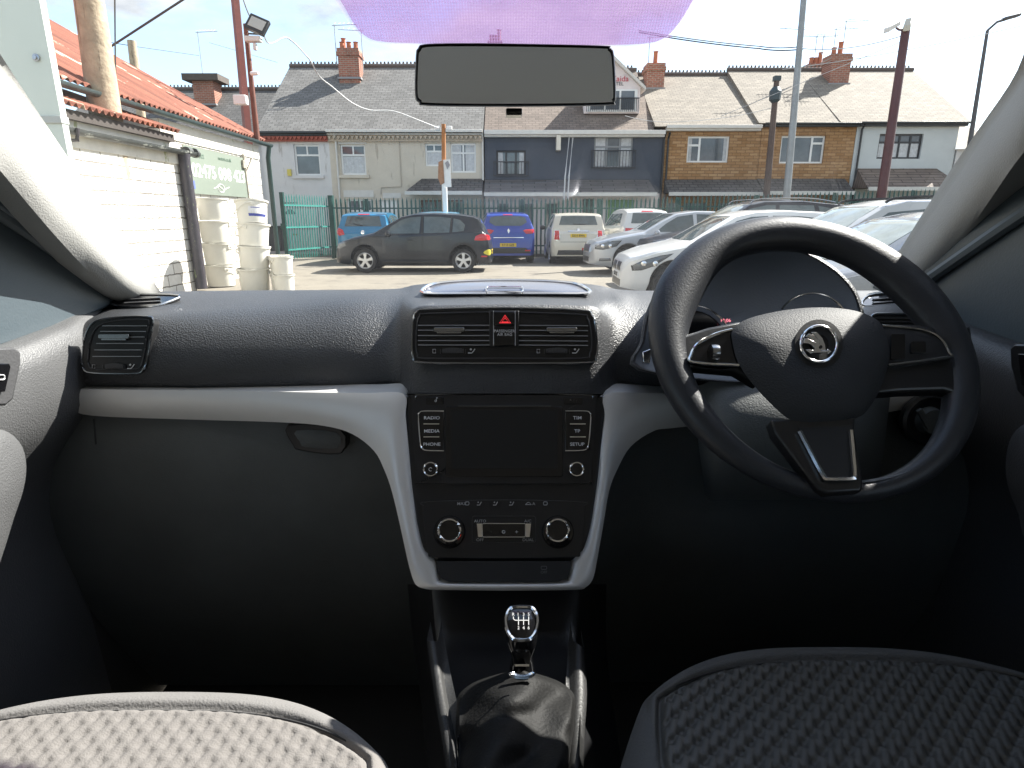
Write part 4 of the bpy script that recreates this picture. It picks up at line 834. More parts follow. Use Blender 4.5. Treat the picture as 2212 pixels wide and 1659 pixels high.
O('drain_pipe', b.b, mat('pale_pipe', (.5, .5, .5), .5), H)
for k, (ua, ub, va, vb, mm) in enumerate([(1075, 1098, 440, 520, 'm'), (1125, 1150, 440, 520, 'm'), (1180, 1205, 440, 520, 'm'), (1262, 1285, 430, 540, 'd'), (1318, 1375, 432, 540, 'g')]):
    b = BM(); b.box(hx(ua), YH - .05, max(.1, hz(vb)), hx(ub), YH - .014, hz(va)); O('window' if mm != 'd' else 'front_door', b.b, {'m': pane, 'd': mat('green_black_door', (.03, .05, .04), .4), 'g': mat('green_board', (.10, .28, .08), .6)}[mm], H)
# dormer
yd = 26.75; dxa, dxb = PY(1262, 240, yd).x, PY(1381, 240, yd).x; dz0, dz1, dzr = PY(1320, 245, yd).z, PY(1320, 188, yd).z, PY(1320, 132, yd).z
b = BM(); xm = (dxa + dxb) / 2; b.prism([(dxa, yd, dz0), (dxb, yd, dz0), (dxb, yd, dz1), (xm, yd, dzr), (dxa, yd, dz1)], (0, 3.6, 0)); dm = O('dormer', b.b, pinkw, H, ang=10)
b = BM(); hp = .18; b.prism([(dxa - hp, yd - .2, dz1 - .14), (xm, yd - .2, dzr), (dxb + hp, yd - .2, dz1 - .14), (dxb + hp, yd - .2, dz1 - .02), (xm, yd - .2, dzr + .14), (dxa - hp, yd - .2, dz1 - .02)], (0, 3.8, 0)); O('dormer_roof', b.b, mat('bargeboard', (.6, .57, .52), .6), dm, ang=10)
b = BM(); wz0, wz1 = PY(1320, 242, yd).z, PY(1320, 197, yd).z
b.box(dxa + .12, yd - .06, wz0, dxb - .12, yd - .003, wz1 + .06); O('dormer_frame', b.b, upvc, dm)
b = BM()
for k in range(3): q0 = lerp(dxa + .2, dxb - .2, k / 3) + .04; q1 = lerp(dxa + .2, dxb - .2, (k + 1) / 3) - .04; b.box(q0, yd - .07, wz0 + .08, q1, yd - .063, wz1 - .42 if 0 else wz1)
O('dormer_pane', b.b, pane, dm)
b = BM(); b.box(dxa + .05, yd - .16, wz0 + .48, dxb - .05, yd - .13, wz0 + .52)
for k in range(28): xx = lerp(dxa + .08, dxb - .08, k / 27); b.box(xx - .01, yd - .155, wz0, xx + .01, yd - .135, wz0 + .5)
O('balcony_rail', b.b, blackf, dm)
b = BM(); textmesh(b, 'Zaida', (xm + .28, yd - .02, PY(1345, 170, yd).z), (1, 0, 0), (0, 0, 1), .20, .01, wscale=1.1); O('sign_lettering', b.b, mat('sign_red', (.5, .05, .08), .5), dm)
b = BM(); textmesh(b, 'HOTEL', (xm + .12, yd - .02, PY(1345, 181, yd).z), (1, 0, 0), (0, 0, 1), .13, .01, wscale=1.1); O('sign_lettering', b.b, mat('sign_dark', (.08, .08, .1), .5), dm)
chimney(H, 1393, 1430, 140, 188, pots=1); r_, cx_, cy_, cz_ = chimney(H, 1055, 1085, 92, 130, y=31.5, pots=3); b = BM(); 
aerial(H, PY(1400, 150, 29.3).x, 29.3, PY(1400, 150, 29.3).z, 1.3, 1, 4)
# 4, 5 stone faced houses
H, x0, x1, z1, hs = house('tan stone faced house right beside the navy guest house', 1433, 1640, 277, r_stone, [(1484, 294, 1574, 351)])
window(H, *hs[0], lay='left', curtains=('side', .12, 0, 1)); roof(H, hx(1409), x1 - .1, z1 + .03, RZ(162), tile_t)
gutter(H, x0, x1 - .1, z1 + .08, gutw, .12); dpipe(H, x0 + .15, .2, z1 - .2, gutb); canopy(H, x0 + .1, x1, hz(388), hz(418), tile_d, d=.9)
for a_, c_ in ((1450, 1475), (1485, 1535), (1560, 1600)):
    b = BM(); b.box(hx(a_), YH - .04, .9, hx(c_), YH - .003, 2.0); O('window', b.b, pane, H); 
H, x0, x1, z1, hs = house('tan stone faced house right beside the pale end house', 1641, 1843, 270, r_stone, [(1685, 293, 1780, 353)])
window(H, *hs[0], lay='right'); roof(H, x0 - .25, hx(1800), z1 + .03, RZ(152), tile_t); gutter(H, x0, x1, z1 + .05, gutb, .06)
canopy(H, x0, x1 - .2, hz(386), hz(416), tile_d, d=.9)
for a_, c_ in ((1660, 1690), (1700, 1750), (1780, 1820)): b = BM(); b.box(hx(a_), YH - .04, .9, hx(c_), YH - .003, 2.0); O('window', b.b, pane, H)
r_, cx_, cy_, cz_ = chimney(H, 1783, 1824, 120, 178, pots=2); chimney(H, 1740, 1772, 140, 160, y=31.5, pots=3)
for k, (q, s_) in enumerate(((-.9, 1), (-.1, 1), (.3, 1), (-.6, -1))): aerial(H, cx_ + q, cy_ + .3, cz_ + .1, .75 + .3 * (k % 3), s_, 6)
aerial(H, PY(1725, 150, 29).x, 29, PY(1725, 150, 29).z, 1.6, -1, 5)
# 6 pale house with hipped end
H, x0, x1, z1, hs = house('pale blue-grey rendered end house with a hipped tan roof and a black framed window', 1844, 2062, 268, r_pale, [(1895, 289, 1989, 343)])
window(H, *hs[0], lay='grid', cols=4, fm=blackf, curtains=(0, 0, 0, .62)); roof(H, hx(1800), x1 + .25, z1 + .03, RZ(152), tile_t, hipR=x1 + .25 - PY(1972, 152, 30.2).x)
gutter(H, x0, x1 + .2, z1 + .05, gutb, .07); dpipe(H, hx(1853), .3, z1, gutb); canopy(H, hx(1850), hx(2055), hz(364), hz(408), mat('brown_tile', (.22, .17, .14), .8, pat=('b', .9, .16, .02, (.07, .05, .04)), axis='xy', var=.2, vs_=2), d=1.2, hr=.5, hl=.1)
# 7 far right house, 0 far left house
H, x0, x1, z1, hs = (lambda: house('small white house furthest right, beside the windscreen pillar', 2066, 2190, 322, r_white, []))()
b = BM(); b.poly([(x0 - .1, 25.7, z1), (x1, 25.7, z1), (x1, 29, z1 + 1.25), (x0 - .1, 29, z1 + 1.25)]); b.poly([(x0 - .1, 29, z1 + 1.25), (x1, 29, z1 + 1.25), (x1, 34, z1 - 1), (x0 - .1, 34, z1 - 1)]); O('roof', b.b, tile_t, H, ang=10)
b = BM(); b.box(PY(2110, 360, 25.9).x, 25.90, hz(362), PY(2128, 360, 25.9).x, 25.99, hz(350)); O('wall_plaque', b.b, gutw, H)
H = E('terraced_house', 'house with a dark slate roof and a squat brick chimney behind the rusty shed roof', 'house')
b = BM(); b.box(-22, 31, 0, -11.2, 38, 4.9); O('wall', b.b, r_white, H)
b = BM(); b.prism([(-22, 30.6, 4.9), (-22, 34.6, 7.9), (-22, 38.5, 4.9)], (10.9, 0, 0)); O('roof', b.b, mat('slate_dark', (.13, .125, .12), .8, pat=('b', .3, .16, .015, (.05, .05, .05)), axis='xy', var=.2, vs_=2), H, ang=10)
b = BM(); b.tube([(-22, 34.6, 7.93), (-11.1, 34.6, 7.93)], .11, 8)
for k in range(56): xx = -21.9 + k * .19; b.poly([(xx - .05, 34.6, 8.0), (xx + .05, 34.6, 8.0), (xx + .03, 34.6, 8.14), (xx - .03, 34.6, 8.14)])
O('ridge_tiles', b.b, MT['ridge_tile'], H)
r_, cx_, cy_, cz_ = chimney(H, 428, 472, 163, 222, y=33.6, pots=0); aerial(H, cx_ - .1, cy_, cz_, 2.0, 1, 6)
b = BM(); b.box(cx_ - .9, cy_ - .6, cz_ - .32, cx_ + .9, cy_ + .7, cz_ - .02); O('chimney_cap', b.b, mat('soot_brick', (.10, .085, .075), .9, var=.2, vs_=6), H)

# ================================================ palisade fence and gate
green = mat('green_paint', (.009, .060, .050), .45, var=.2, vs_=4); green_l = mat('sunlit_green_paint', (.06, .28, .24), .4, var=.15, vs_=4)  # gate leaf gets a paler green with sunlight painted in
YF = 23.0
def pale(b, x, y, z0, z1, dx=1, dy=0, w=.066):
    n = V((dx, dy, 0)).normalized(); t = V((-n.y, n.x, 0)); P = V((x, y, 0))
    pr = [(-w / 2, 0), (-w / 6, -.018), (w / 6, -.018), (w / 2, 0), (w / 6, .001), (-w / 6, .001)]
    pr = [(-w / 2, 0), (0, -.022), (w / 2, 0), (0, .006)]
    lo = [P + n * a + t * c for a, c in pr]; v0 = [b.v(p + V((0, 0, z0))) for p in lo]; v1 = [b.v(p + V((0, 0, z1 - .12))) for p in lo]; tp = b.v(P + V((0, 0, z1)))
    for i in range(4): b.f([v0[i], v0[(i + 1) % 4], v1[(i + 1) % 4], v1[i]]); b.f([v1[i], v1[(i + 1) % 4], tp])
    b.f(v0[::-1])
def ftop(x): return 2.14 + .028 * max(0, x - 4) + 0
def fence(xa, xb, ya, yb, label):
    Fn = E('palisade_fence', label, 'fence'); n = max(1, round((math.hypot(xb - xa, yb - ya)) / 2.75))
    for i in range(n):
        a = V((lerp(xa, xb, i / n), lerp(ya, yb, i / n), 0)); c = V((lerp(xa, xb, (i + 1) / n), lerp(ya, yb, (i + 1) / n), 0)); d = (c - a).normalized(); l_ = (c - a).length; k = int(l_ / .153)
        b = BM()
        for j in range(k): p = a + d * (l_ * (j + .5) / k); pale(b, p.x + random.uniform(-.006, .006), p.y - .03, .12, ftop(p.x) + random.uniform(-.012, .012), d.x, d.y)
        O('pale_panel', b.b, green, Fn, ang=10)
        for z in (.42, ftop(a.x) - .38): b = BM(); b.bar(a + V((0, 0, z)), c + V((0, 0, z)), .05, .05, (0, 0, 1)); O('rail', b.b, green, Fn, ang=10)
        b = BM(); b.box(a.x - .05, a.y + .0, 0, a.x + .05, a.y + .06, ftop(a.x) - .05); O('post', b.b, green, Fn, ang=10)
fence(-5.35, 17.5, YF, YF, 'dark green steel palisade fence running along the yard in front of the houses')
fence(-6.45, -5.35, 22.2, YF, 'short run of green palisade fence just right of the gate, behind the blue hatchback')
Gt = E('palisade_gate', 'open green palisade gate leaf standing left of the blue hatchback', 'gate')
ga, gb = V((-7.42, 20.3, 0)), V((-6.62, 22.6, 0)); d = (gb - ga).normalized(); l_ = (gb - ga).length
b = BM()
for j in range(18): p = ga + d * (l_ * (j + .6) / 18.2); pale(b, p.x, p.y, .10, 2.2, d.x, d.y, .07)
O('pale_panel', b.b, green_l, Gt, ang=10)
for z in (.4, 1.12, 1.82): b = BM(); b.bar(ga + V((0.03, 0, z)), gb + V((0.03, 0, z)), .06, .05, (0, 0, 1)); O('rail', b.b, green_l, Gt, ang=10)
b = BM(); b.box(ga.x - .06, ga.y - .06, .03, ga.x + .06, ga.y + .06, 2.22); b.box(ga.x - .1, ga.y - .09, 1.05, ga.x + .07, ga.y - .06, 1.25); O('frame_post', b.b, green, Gt, ang=10, bevel=.004)
b = BM(); b.box(gb.x + .02, gb.y - .08, 0, gb.x + .2, gb.y + .1, 2.2); O('gate_post', b.b, green, label='thick green steel post that the open gate leaf hangs from', cat='gate post', ang=10, bevel=.006)
# ================================================ white brick sheds on the left
wb = mat('white_painted_brick', (.70, .69, .65), .8, pat=('rough', .44, .20, .011, (.20, .18, .15)), axis='yz', var=.10, vs_=3, bump=1.0, bs=9, col2=(.68, .64, .57), dirt=((.38, .35, .30), 3.2, .68, (1, 1, 1)))
wplain = mat('white_painted_board', (.66, .63, .56), .7, var=.12, vs_=4, dirt=((.30, .32, .16), 3.0, .62, (1, 1, .4)))
rust = mat('rusty_corrugated_iron', (.25, .085, .05), .75, var=.55, vs_=1.6, vst=(.35, 3.5, .35), bump=.3, bs=25, dirt=((.60, .47, .36), 1.1, .60, (.5, 2.2, .5)))
gutd = mat('old_black_gutter', (.06, .065, .062), .45, var=.3, vs_=8, dirt=((.30, .31, .28), 5., .55, (1, .3, 1)))
moss = mat('mossy_black_pipe', (.045, .04, .05), .45, var=.3, vs_=6, dirt=((.16, .19, .11), 9., .60, (1, 1, .5)))
def corr(name, P0, P1, run, n, amp, parent, m, th=.01):   # corrugated sheet: eave line P0->P1, slope vector run
    P0, P1, run = V(P0), V(P1), V(run); d = P1 - P0; nn = d.cross(run).normalized(); nn = nn if nn.z > 0 else -nn; k = n * 8
    b = BM(); top = [[P0 + d * (i / k) + run * t + nn * (amp * math.cos(2 * math.pi * i / 8)) for i in range(k + 1)] for t in (0, .25, .5, .75, 1)]
    b.grid(top); b.grid([[p - nn * th for p in r] for r in top]); b.grid([top[0], [p - nn * th for p in top[0]]]); return O(name, b.b, m, parent, ang=60)
SH = E('white_brick_shed', 'low white painted brick shed with a rusty corrugated lean-to roof, nearest on the left', 'shed')
XA, ZA = -6.4, 2.95; Y1 = 12.3
b = BM(); b.box(-9.5, 2, 0, XA, Y1, 2.78); O('wall', b.b, wb, SH, ang=10)
b = BM(); b.box(XA + .003, 2, 2.42, XA + .03, Y1 - .02, 2.80); O('fascia_board', b.b, wplain, SH)
corr('roof', (XA + .22, 3, 2.98), (XA + .22, Y1 - .25, 2.98), (-2.2, 0, .75), 62, .032, SH, rust)
b = BM(); b.box(XA - .1, 2, 2.79, XA + .12, Y1 - .3, 2.92); O('roof_timber', b.b, mat('dark_timber', (.05, .04, .035), .8), SH)
b = BM(); P = [(XA + .14, y, lerp(2.62, 2.66, y / 12)) for y in (2, 6.5, 9, Y1 + .45)]; G = [[V((p[0] + .075 * math.cos(R(a)), p[1], p[2] + .075 * math.sin(R(a)))) for a in range(180, 361, 20)] for p in P]
b.grid(G); b.grid([[q + V((.0, 0, .008)) for q in r] for r in G]); b.lathe([(.088, 0), (.088, .14)], (XA + .14, Y1 + .02, 2.66), (0, 1, 0), 16); b.lathe([(.09, 0), (.09, .07)], (XA + .14, Y1 + .33, 2.66), (0, 1, 0), 16); O('gutter', b.b, gutd, SH, ang=50)
b = BM()
for y in (9.2, 6.2): b.tube([(XA + .02, y, 2.45), (XA + .06, y, 2.50), (XA + .20, y, 2.50), (XA + .24, y, 2.66)], .03, 6)
O('gutter_bracket', b.b, moss, SH)
b = BM(); b.tube([(XA + .12, Y1 - .02, 2.62), (XA + .11, Y1 - .02, 2.5), (XA + .11, Y1 - .02, .05)], .105, 14); b.lathe([(.10, 0), (.10, .10)], (XA + .11, Y1 - .02, .12), seg=14); dp = O('downpipe', b.b, moss, SH)
# taller shed behind
XB = -6.72; YB0, YB1 = 11, 17.0; ZB = 3.42
S2 = E('white_brick_shed', 'taller white brick shed with a big rusty roof and a pale green sign', 'shed')
b = BM(); b.box(-13, 12.31, 0, XB, YB1, 3.25); b.box(-13, 4, 2.9, XB - 1.6, 12.30, 3.25); O('wall', b.b, wb, S2, ang=10)
b = BM(); b.box(XB + .003, 12.33, 2.92, XB + .025, YB1 - .02, 3.25); O('fascia_board', b.b, wplain, S2)
corr('roof', (XB + .12, 4, ZB), (XB + .12, YB1 + .25, ZB), (-6.2, 0, 3.42), 82, .028, S2, rust)
b = BM(); G = [[V((XB + .16 + .075 * math.cos(R(a)), y, 3.34 + .075 * math.sin(R(a)))) for a in range(180, 361, 20)] for y in (4, 10, 14, YB1 + .5)]; b.grid(G); b.grid([[q + V((0, 0, .008)) for q in r] for r in G]); O('gutter', b.b, mat('dark_green_gutter', (.05, .07, .07), .4, var=.2, vs_=6), S2, ang=50)
b = BM(); b.tube([(XB + .16, YB1 + .38, 3.3), (XB + .10, YB1 + .38, 3.0), (XB + .10, YB1 + .38, .05)], .06, 12); O('downpipe', b.b, mat('dark_green_pipe', (.015, .04, .035), .4), S2)
b = BM(); b.tube([(XB + .05, 15.9, 2.95), (XB + .05, 15.95, 2.0), (XB + .05, 15.9, .3)], .035, 8); b.tube([(XB + .03, 16.6, 3.0), (XB + .04, 16.3, 2.75), (XB + .04, 16.0, 2.5)], .02, 6); b.box(XB + .01, 15.75, 2.62, XB + .1, 15.95, 2.8); O('cable_conduit', b.b, mat('conduit', (.36, .33, .27), .6, dirt=((.1, .1, .1), 4., .6, (1, 1, 1))), S2)
# sign on the wall
SG = E('wall_sign', 'pale green board lettered 02475 098 423 on the white brick wall', 'sign')
sx = XB + .03; sy0, sy1 = 13.05, 15.95; sz0, sz1 = 1.92, 2.86
b = BM(); b.box(sx, sy0, sz0, sx + .02, sy1, sz1); O('board', b.b, mat('sign_green', (.20, .235, .195), .5, var=.05, vs_=3), SG)
sw_ = mat('sign_white', (.88, .88, .86), .5); sdk = mat('sign_print', (.10, .16, .12), .6)
b = BM(); textmesh(b, '02475 098 423', (sx + .024, 14.55, 2.40), (0, 1, 0), (0, 0, 1), .28, .004, bold=.015, wscale=1.13); O('lettering', b.b, sw_, SG)
b = BM(); textmesh(b, 'select', (sx + .024, 13.65, 2.72), (0, 1, 0), (0, 0, 1), .12, .004, wscale=1.1); textmesh(b, 'motors.co.uk', (sx + .024, 14.85, 2.74), (0, 1, 0), (0, 0, 1), .085, .004); O('lettering', b.b, sdk, SG)
b = BM(); b.tube([(sx + .024, 14.5 + .16 * math.cos(t), 2.08 + .09 * math.sin(t)) for t in [2 * math.pi * k / 20 for k in range(20)]], .008, 5, closed=True); b.tube([(sx + .024, 14.15, 2.06), (sx + .024, 14.4, 2.12), (sx + .024, 14.6, 2.05), (sx + .024, 14.9, 2.12)], .010, 5); O('emblem', b.b, sw_, SG)
b = BM(); b.box(sx + .021, 13.18, 2.02, sx + .025, 13.32, 2.18); O('blue_tag', b.b, mat('tag_blue', (.12, .16, .45), .5), SG)

# white metal cabin at the far left edge
CB = E('metal_panel', 'tall pale metal sign panel with one bolt, cut off by the left edge', 'panel')
cxx = PY(85, 0, 4.6).x
b = BM(); b.box(cxx - 1.6, 4.6, 0, cxx, 4.66, 4.2); O('panel_wall', b.b, mat('cabin_white', (.62, .68, .62), .45, var=.03, vs_=2), CB, ang=10)
b = BM(); b.box(cxx - 1.61, 4.585, 2.08, cxx + .006, 4.67, 2.13); O('corner_trim', b.b, mat('cabin_trim', (.42, .44, .42), .4), CB, bevel=.004)
p = PY(86, 125, 4.6); b = BM(); b.lathe([(.024, 0), (.024, .008), (.014, .010), (.014, .022), (.0001, .022)], (p.x - .02, 4.595, p.z), (0, -1, 0), 18); O('bolt', b.b, mat('zinc', (.4, .42, .45), .3, .9), CB)

# ================================================ poles
wood = mat('weathered_pole', (.42, .34, .24), .85, var=.3, vs_=5, bump=.8, bs=14, dirt=((.22, .17, .12), 6., .58, (1.5, 1.5, .12)))
def pole(name, label, cat, u0, v0, u1, v1, y, r0, r1, m, n=12, top=None, ext=1.0, base=True):
    a = PY(u1, v1, y); c = PY(u0, v0, y); d = (c - a); c = a + d * ext; a0 = a + (a - c).normalized() * ((a.z) / max(.01, (c - a).normalized().z))
    a0.z = max(a0.z, 0); P = E(name, label, cat); b = BM(); b.tube([a0, a, c] if base else [a, c], [r1, r1, r0] if base else [r1, r0], n); O('shaft', b.b, m, P, ang=60); return P, a0, c
Pw, _, wt = pole('utility_pole', 'thick weathered wooden pole rising behind the low shed roof', 'pole', 192, 0, 222, 205, 10.6, .20, .235, wood, 16, ext=1.35)
pole('utility_pole', 'short distant wooden pole stub beyond the rusty roof ridge', 'pole', 284, 88, 290, 135, 24, .14, .15, wood, 10)
redp = mat('red_oxide_steel', (.17, .045, .035), .5, var=.2, vs_=5, dirt=((.4, .33, .28), 14., .68, (1, 1, 1)))
Pr, _, _ = pole('steel_post', 'tall red steel post with a white box at its foot', 'post', 508, 0, 528, 215, 18.0, .11, .12, redp, 4, ext=1.3)
q = PY(522, 217, 17.8); b = BM(); b.box(q.x - .17, 17.65, q.z - .12, q.x + .17, 17.85, q.z + .12); O('junction_box', b.b, upvc, Pr, bevel=.02)
Pf, fb, ft = pole('floodlight_post', 'slim rusty post carrying a tilted floodlight and small cameras at the shed corner', 'post', 530, 52, 556, 305, 16.6, .055, .075, mat('rust_brown', (.16, .055, .035), .6, var=.3, vs_=5), 10, base=False)
q = PY(556, 54, 16.4); Mx = Matrix.Rotation(R(22), 4, 'Y') @ Matrix.Rotation(R(-25), 4, 'X')
b = BM(); b.box(-.24, -.05, -.20, .24, .06, .20)
for v in b.b.verts: v.co = Mx @ v.co + q
fl = O('floodlight', b.b, gutb, Pf, bevel=.01); b = BM(); b.box(-.18, -.06, -.13, .18, -.052, .13)
for v in b.b.verts: v.co = Mx @ v.co + q
O('lamp_glass', b.b, mat('lamp_glass', (.42, .42, .38), .25), fl)
b = BM(); b.tube([ft, ft + V((.15, -.05, .02)), q], .02, 6); b.tube([PY(527, 72, 16.6), PY(560, 74, 16.6)], .02, 6); O('bracket', b.b, gutb, Pf)
b = BM(); c_ = PY(546, 84, 16.4); b.box(c_.x - .18, 16.3, c_.z - .07, c_.x + .2, 16.5, c_.z + .05); c2 = PY(553, 102, 16.4); b.box(c2.x - .04, 16.3, c2.z - .08, c2.x + .04, 16.4, c2.z + .07); O('camera', b.b, gutw, Pf, bevel=.015)
b = BM(); c_ = PY(553, 159, 16.5); b.lathe([(.05, 0), (.05, .15), (.035, .2)], (c_.x - .12, 16.5, c_.z), (1, -.2, 0), 12); O('camera', b.b, upvc, Pf)
Pm, _, _ = pole('sign_post', 'rusty topped white post with small sign boards, behind the black hatchback', 'post', 958, 268, 959, 410, 21.0, .065, .075, mat('rusty_post', (.40, .17, .06), .75, var=.3, vs_=6), 8)
b = BM(); a_ = PY(960, 397, 20.98); b.tube([(a_.x, 20.98, 0), (a_.x, 20.98, a_.z)], .09, 10); O('lower_sleeve', b.b, upvc, Pm)
b = BM(); y = 20.85; P_ = [PY(u, v, y) for u, v in ((952, 346), (972, 344), (975, 404), (963, 404), (951, 395))]; b.prism(P_, (0, .02, 0)); O('sign_board', b.b, upvc, Pm)
b = BM(); b.prism([PY(u, v, y - .03) for u, v in ((947, 350), (957, 345), (960, 395), (952, 400), (946, 385))], (0, .02, 0)); O('sign_board', b.b, mat('rust_sign', (.33, .17, .09), .7, var=.3, vs_=9), Pm)
b = BM(); b.prism([PY(u, v, y - .03) for u, v in ((961, 352), (967, 347), (972, 356), (966, 366))], (0, .02, 0)); O('emblem', b.b, mat('emblem_grey', (.25, .25, .27), .5), Pm)
b = BM(); c_ = PY(958, 278, 21); b.box(c_.x - .28, 20.9, c_.z - .05, c_.x - .1, 21.05, c_.z + .07); b.box(c_.x + .1, 20.9, c_.z - .05, c_.x + .28, 21.05, c_.z + .07); O('post_lamp', b.b, upvc, Pm, bevel=.02)
greyp = mat('galvanised_column', (.27, .29, .30), .5, .3, var=.15, vs_=4)
pole('lamp_column', 'tall grey galvanised lamp column in front of the tan stone houses', 'lamp column', 1736, 0, 1700, 416, 22.2, .085, .125, greyp, 12, ext=1.3)
Pt, _, tt = pole('telegraph_pole', 'dark wooden telegraph pole with a bulbous top left of the grey lamp column', 'pole', 1678, 172, 1656, 418, 24.6, .10, .13, mat('dark_pole', (.10, .07, .06), .8, var=.2, vs_=6), 10)
b = BM(); b.lathe([(.10, -.05), (.20, .05), (.22, .35), (.12, .5)], tt - V((0, 0, .75)), seg=10); b.box(tt.x - .12, tt.y - .1, tt.z - .05, tt.x + .12, tt.y + .1, tt.z + .12); O('cable_box', b.b, mat('cable_box', (.04, .06, .07), .5), Pt)
Pc, _, ct = pole('camera_post', 'dark red steel post topped with security cameras in front of the pale end house', 'post', 1957, 62, 1903, 430, 18.5, .11, .13, mat('dark_red_steel', (.075, .022, .026), .45, var=.15, vs_=5), 12)
def cam_b(u0, v0, u1, v1, r): a, c = PY(u0, v0, 18.3), PY(u1, v1, 18.5); b = BM(); b.bar(a, c, r * 2, r * 1.6, (0, 0, 1)); return b.b
O('camera', cam_b(1914, 66, 1940, 50, .08), gutw, Pc, bevel=.02); O('camera', cam_b(1958, 62, 1964, 44, .09), mat('lens_cream', (.45, .42, .34), .4), Pc, bevel=.03)
b = BM(); b.tube([PY(1936, 60, 18.5), PY(1942, 64, 18.5), PY(1957, 66, 18.5)], .03, 6); O('bracket', b.b, MT['dark_red_steel'], Pc)
Ps, _, stp = pole('street_lamp', 'slender dark street lamp with an angled arm at the far right', 'street lamp', 2133, 66, 2092, 330, 25.2, .055, .09, mat('lamp_dark', (.06, .06, .065), .5), 10)
b = BM(); e_ = PY(2172, 42, 25.2); b.tube([stp, stp + (e_ - stp) * .5 + V((0, 0, .1)), e_], .045, 8); O('arm', b.b, MT['lamp_dark'], Ps)
b = BM(); e2 = PY(2202, 32, 25.2); b.bar(e_ - V((.1, 0, 0)), e2, .28, .12, (0, 0, 1)); O('lamp_head', b.b, MT['lamp_dark'], Ps, bevel=.05, seg=3)
# overhead wires
def wire(P, r, m, label, sag=0, n=14):
    b = BM(); pts = []
    for (a, c) in zip(P, P[1:]): pts += [a.lerp(c, k / n) - V((0, 0, sag * 4 * (k / n) * (1 - k / n))) for k in range(n)]
    b.tube(pts + [P[-1]], r, 5); O('overhead_wire', b.b, m, label=label, cat='wire', group='overhead wires')
wl = mat('wire_pale', (.45, .45, .45), .6); wd = mat('wire_dark', (.06, .06, .06), .6)
wp = smooth([PY(u, v, lerp(16.4, 20.9, k / 12)) for k, (u, v) in enumerate([(570, 76), (578, 92), (592, 92), (612, 82), (630, 88), (668, 128), (690, 165), (718, 188), (760, 222), (800, 238), (850, 240), (910, 262), (950, 278)])], 4)
b = BM(); b.tube(wp, .018, 5); O('overhead_wire', b.b, wl, label='loose pale wire sagging from the floodlight post across the roofs to the sign post', cat='wire')
wire([PY(520, -20, 18), PY(560, 45, 16.6)], .018, wd, 'short dark wire looping above the floodlight', .3)
wire([PY(440, -30, 14), PY(240, 100, 14)], .022, wd, 'dark cable running down towards the thick wooden pole'); wire([PY(452, 92, 30), PY(600, 135, 30)], .012, wl, 'thin wire left of the rooftop chimney, beyond the red post')
wire([PY(248, -10, 10.8), PY(250, 210, 10.8)], .012, wd, 'thin vertical wire just right of the thick wooden pole')
wire([PY(240, 92, 24), PY(290, 100, 24), PY(430, 120, 30)], .012, wd, 'thin wire from the distant pole stub over the rusty roof')
wire([PY(1380, 70, 24), PY(1640, 105, 24), PY(1735, 106, 22.2)], .022, wd, 'lower of the twin cables reaching the grey lamp column', .05); wire([PY(1380, 66, 24), PY(1640, 100, 24), PY(1735, 100, 22.2)], .018, wd, 'upper of the twin cables reaching the grey lamp column', .05)
wire([PY(1735, 105, 22.2), PY(1957, 75, 18.5)], .014, wl, 'pale wire between the grey lamp column and the camera post', .15); wire([PY(1690, 150, 24), PY(2212, 55, 22)], .012, wl, 'long faint wire rising to the upper right past the camera post', .1)
wire([PY(1560, 250, 25), PY(1960, 85, 18.5)], .010, wl, 'faint slanting wire over the tan roofs'); wire([PY(1350, 250, 24), PY(1480, 262, 24), PY(1678, 230, 24.6)], .010, wl, 'faint level wire below the dormer to the telegraph pole', .1)

# ================================================ white tubs beside the wall
tubm = mat('tub_plastic', (.72, .70, .63), .45, var=.05, vs_=4, spec=.4)
def tub_parts(r, h):
    b = BM(); b.lathe([(r * .88, 0), (r * .89, .01), (r * .96, h * .80), (r * .97, h * .80), (r * .98, h * .93), (r * 1.06, h * .93), (r * 1.07, h), (r * .98, h), (r * .86, h * .04), (.001, h * .04)], (0, 0, 0), seg=36, cap=False)
    for a in (0, 180):
        c = V((math.cos(R(a)), math.sin(R(a)), 0)); b.bar(c * r * .94 + V((0, 0, h * .74)), c * r * .94 + V((0, 0, h * .90)), r * .25, r * .20, c)
    m1 = bpy.data.meshes.new('tub_body'); b.b.to_mesh(m1); b.b.free()
    b = BM(); b.tube([(r * 1.08 * math.cos(t), r * 1.12 * math.sin(t) * .99, h * .84 - r * .62 * math.sin(t) ** 2) for t in [math.pi * k / 14 for k in range(15)]], .009, 6); m2 = bpy.data.meshes.new('handle'); b.b.to_mesh(m2); b.b.free()
    for m in (m1, m2): m.materials.append(tubm); m.polygons.foreach_set('use_smooth', [True] * len(m.polygons)); m.set_sharp_from_angle(angle=R(35))
    return m1, m2
BIG, SML = tub_parts(.30, .44), tub_parts(.20, .34)
def tub(kind, x, y, z, rz, tilt, label, group):
    T = E('plastic_tub', label, 'tub', (x, y, z), group); T.rotation_euler = (R(tilt[1]), R(tilt[0]), R(rz))
    for m, nm in zip(kind, ('tub_body', 'handle')): o = bpy.data.objects.new(nm, m); COL.objects.link(o); o.parent = T
    return T
ordn = ['bottom', 'second from bottom', 'second from top', 'topmost']
bx, by = PY(472, 560, 13.1).x, 13.1
for k in range(4): tub(BIG, bx + .01 * (k % 2), by, .02 + k * .455, -40 + 25 * k, (0, 0), f'large white plastic tub, {ordn[k]} of the straight stack beside the mossy downpipe', 'large white tubs in the two stacks')
bx2 = PY(545, 560, 12.3).x
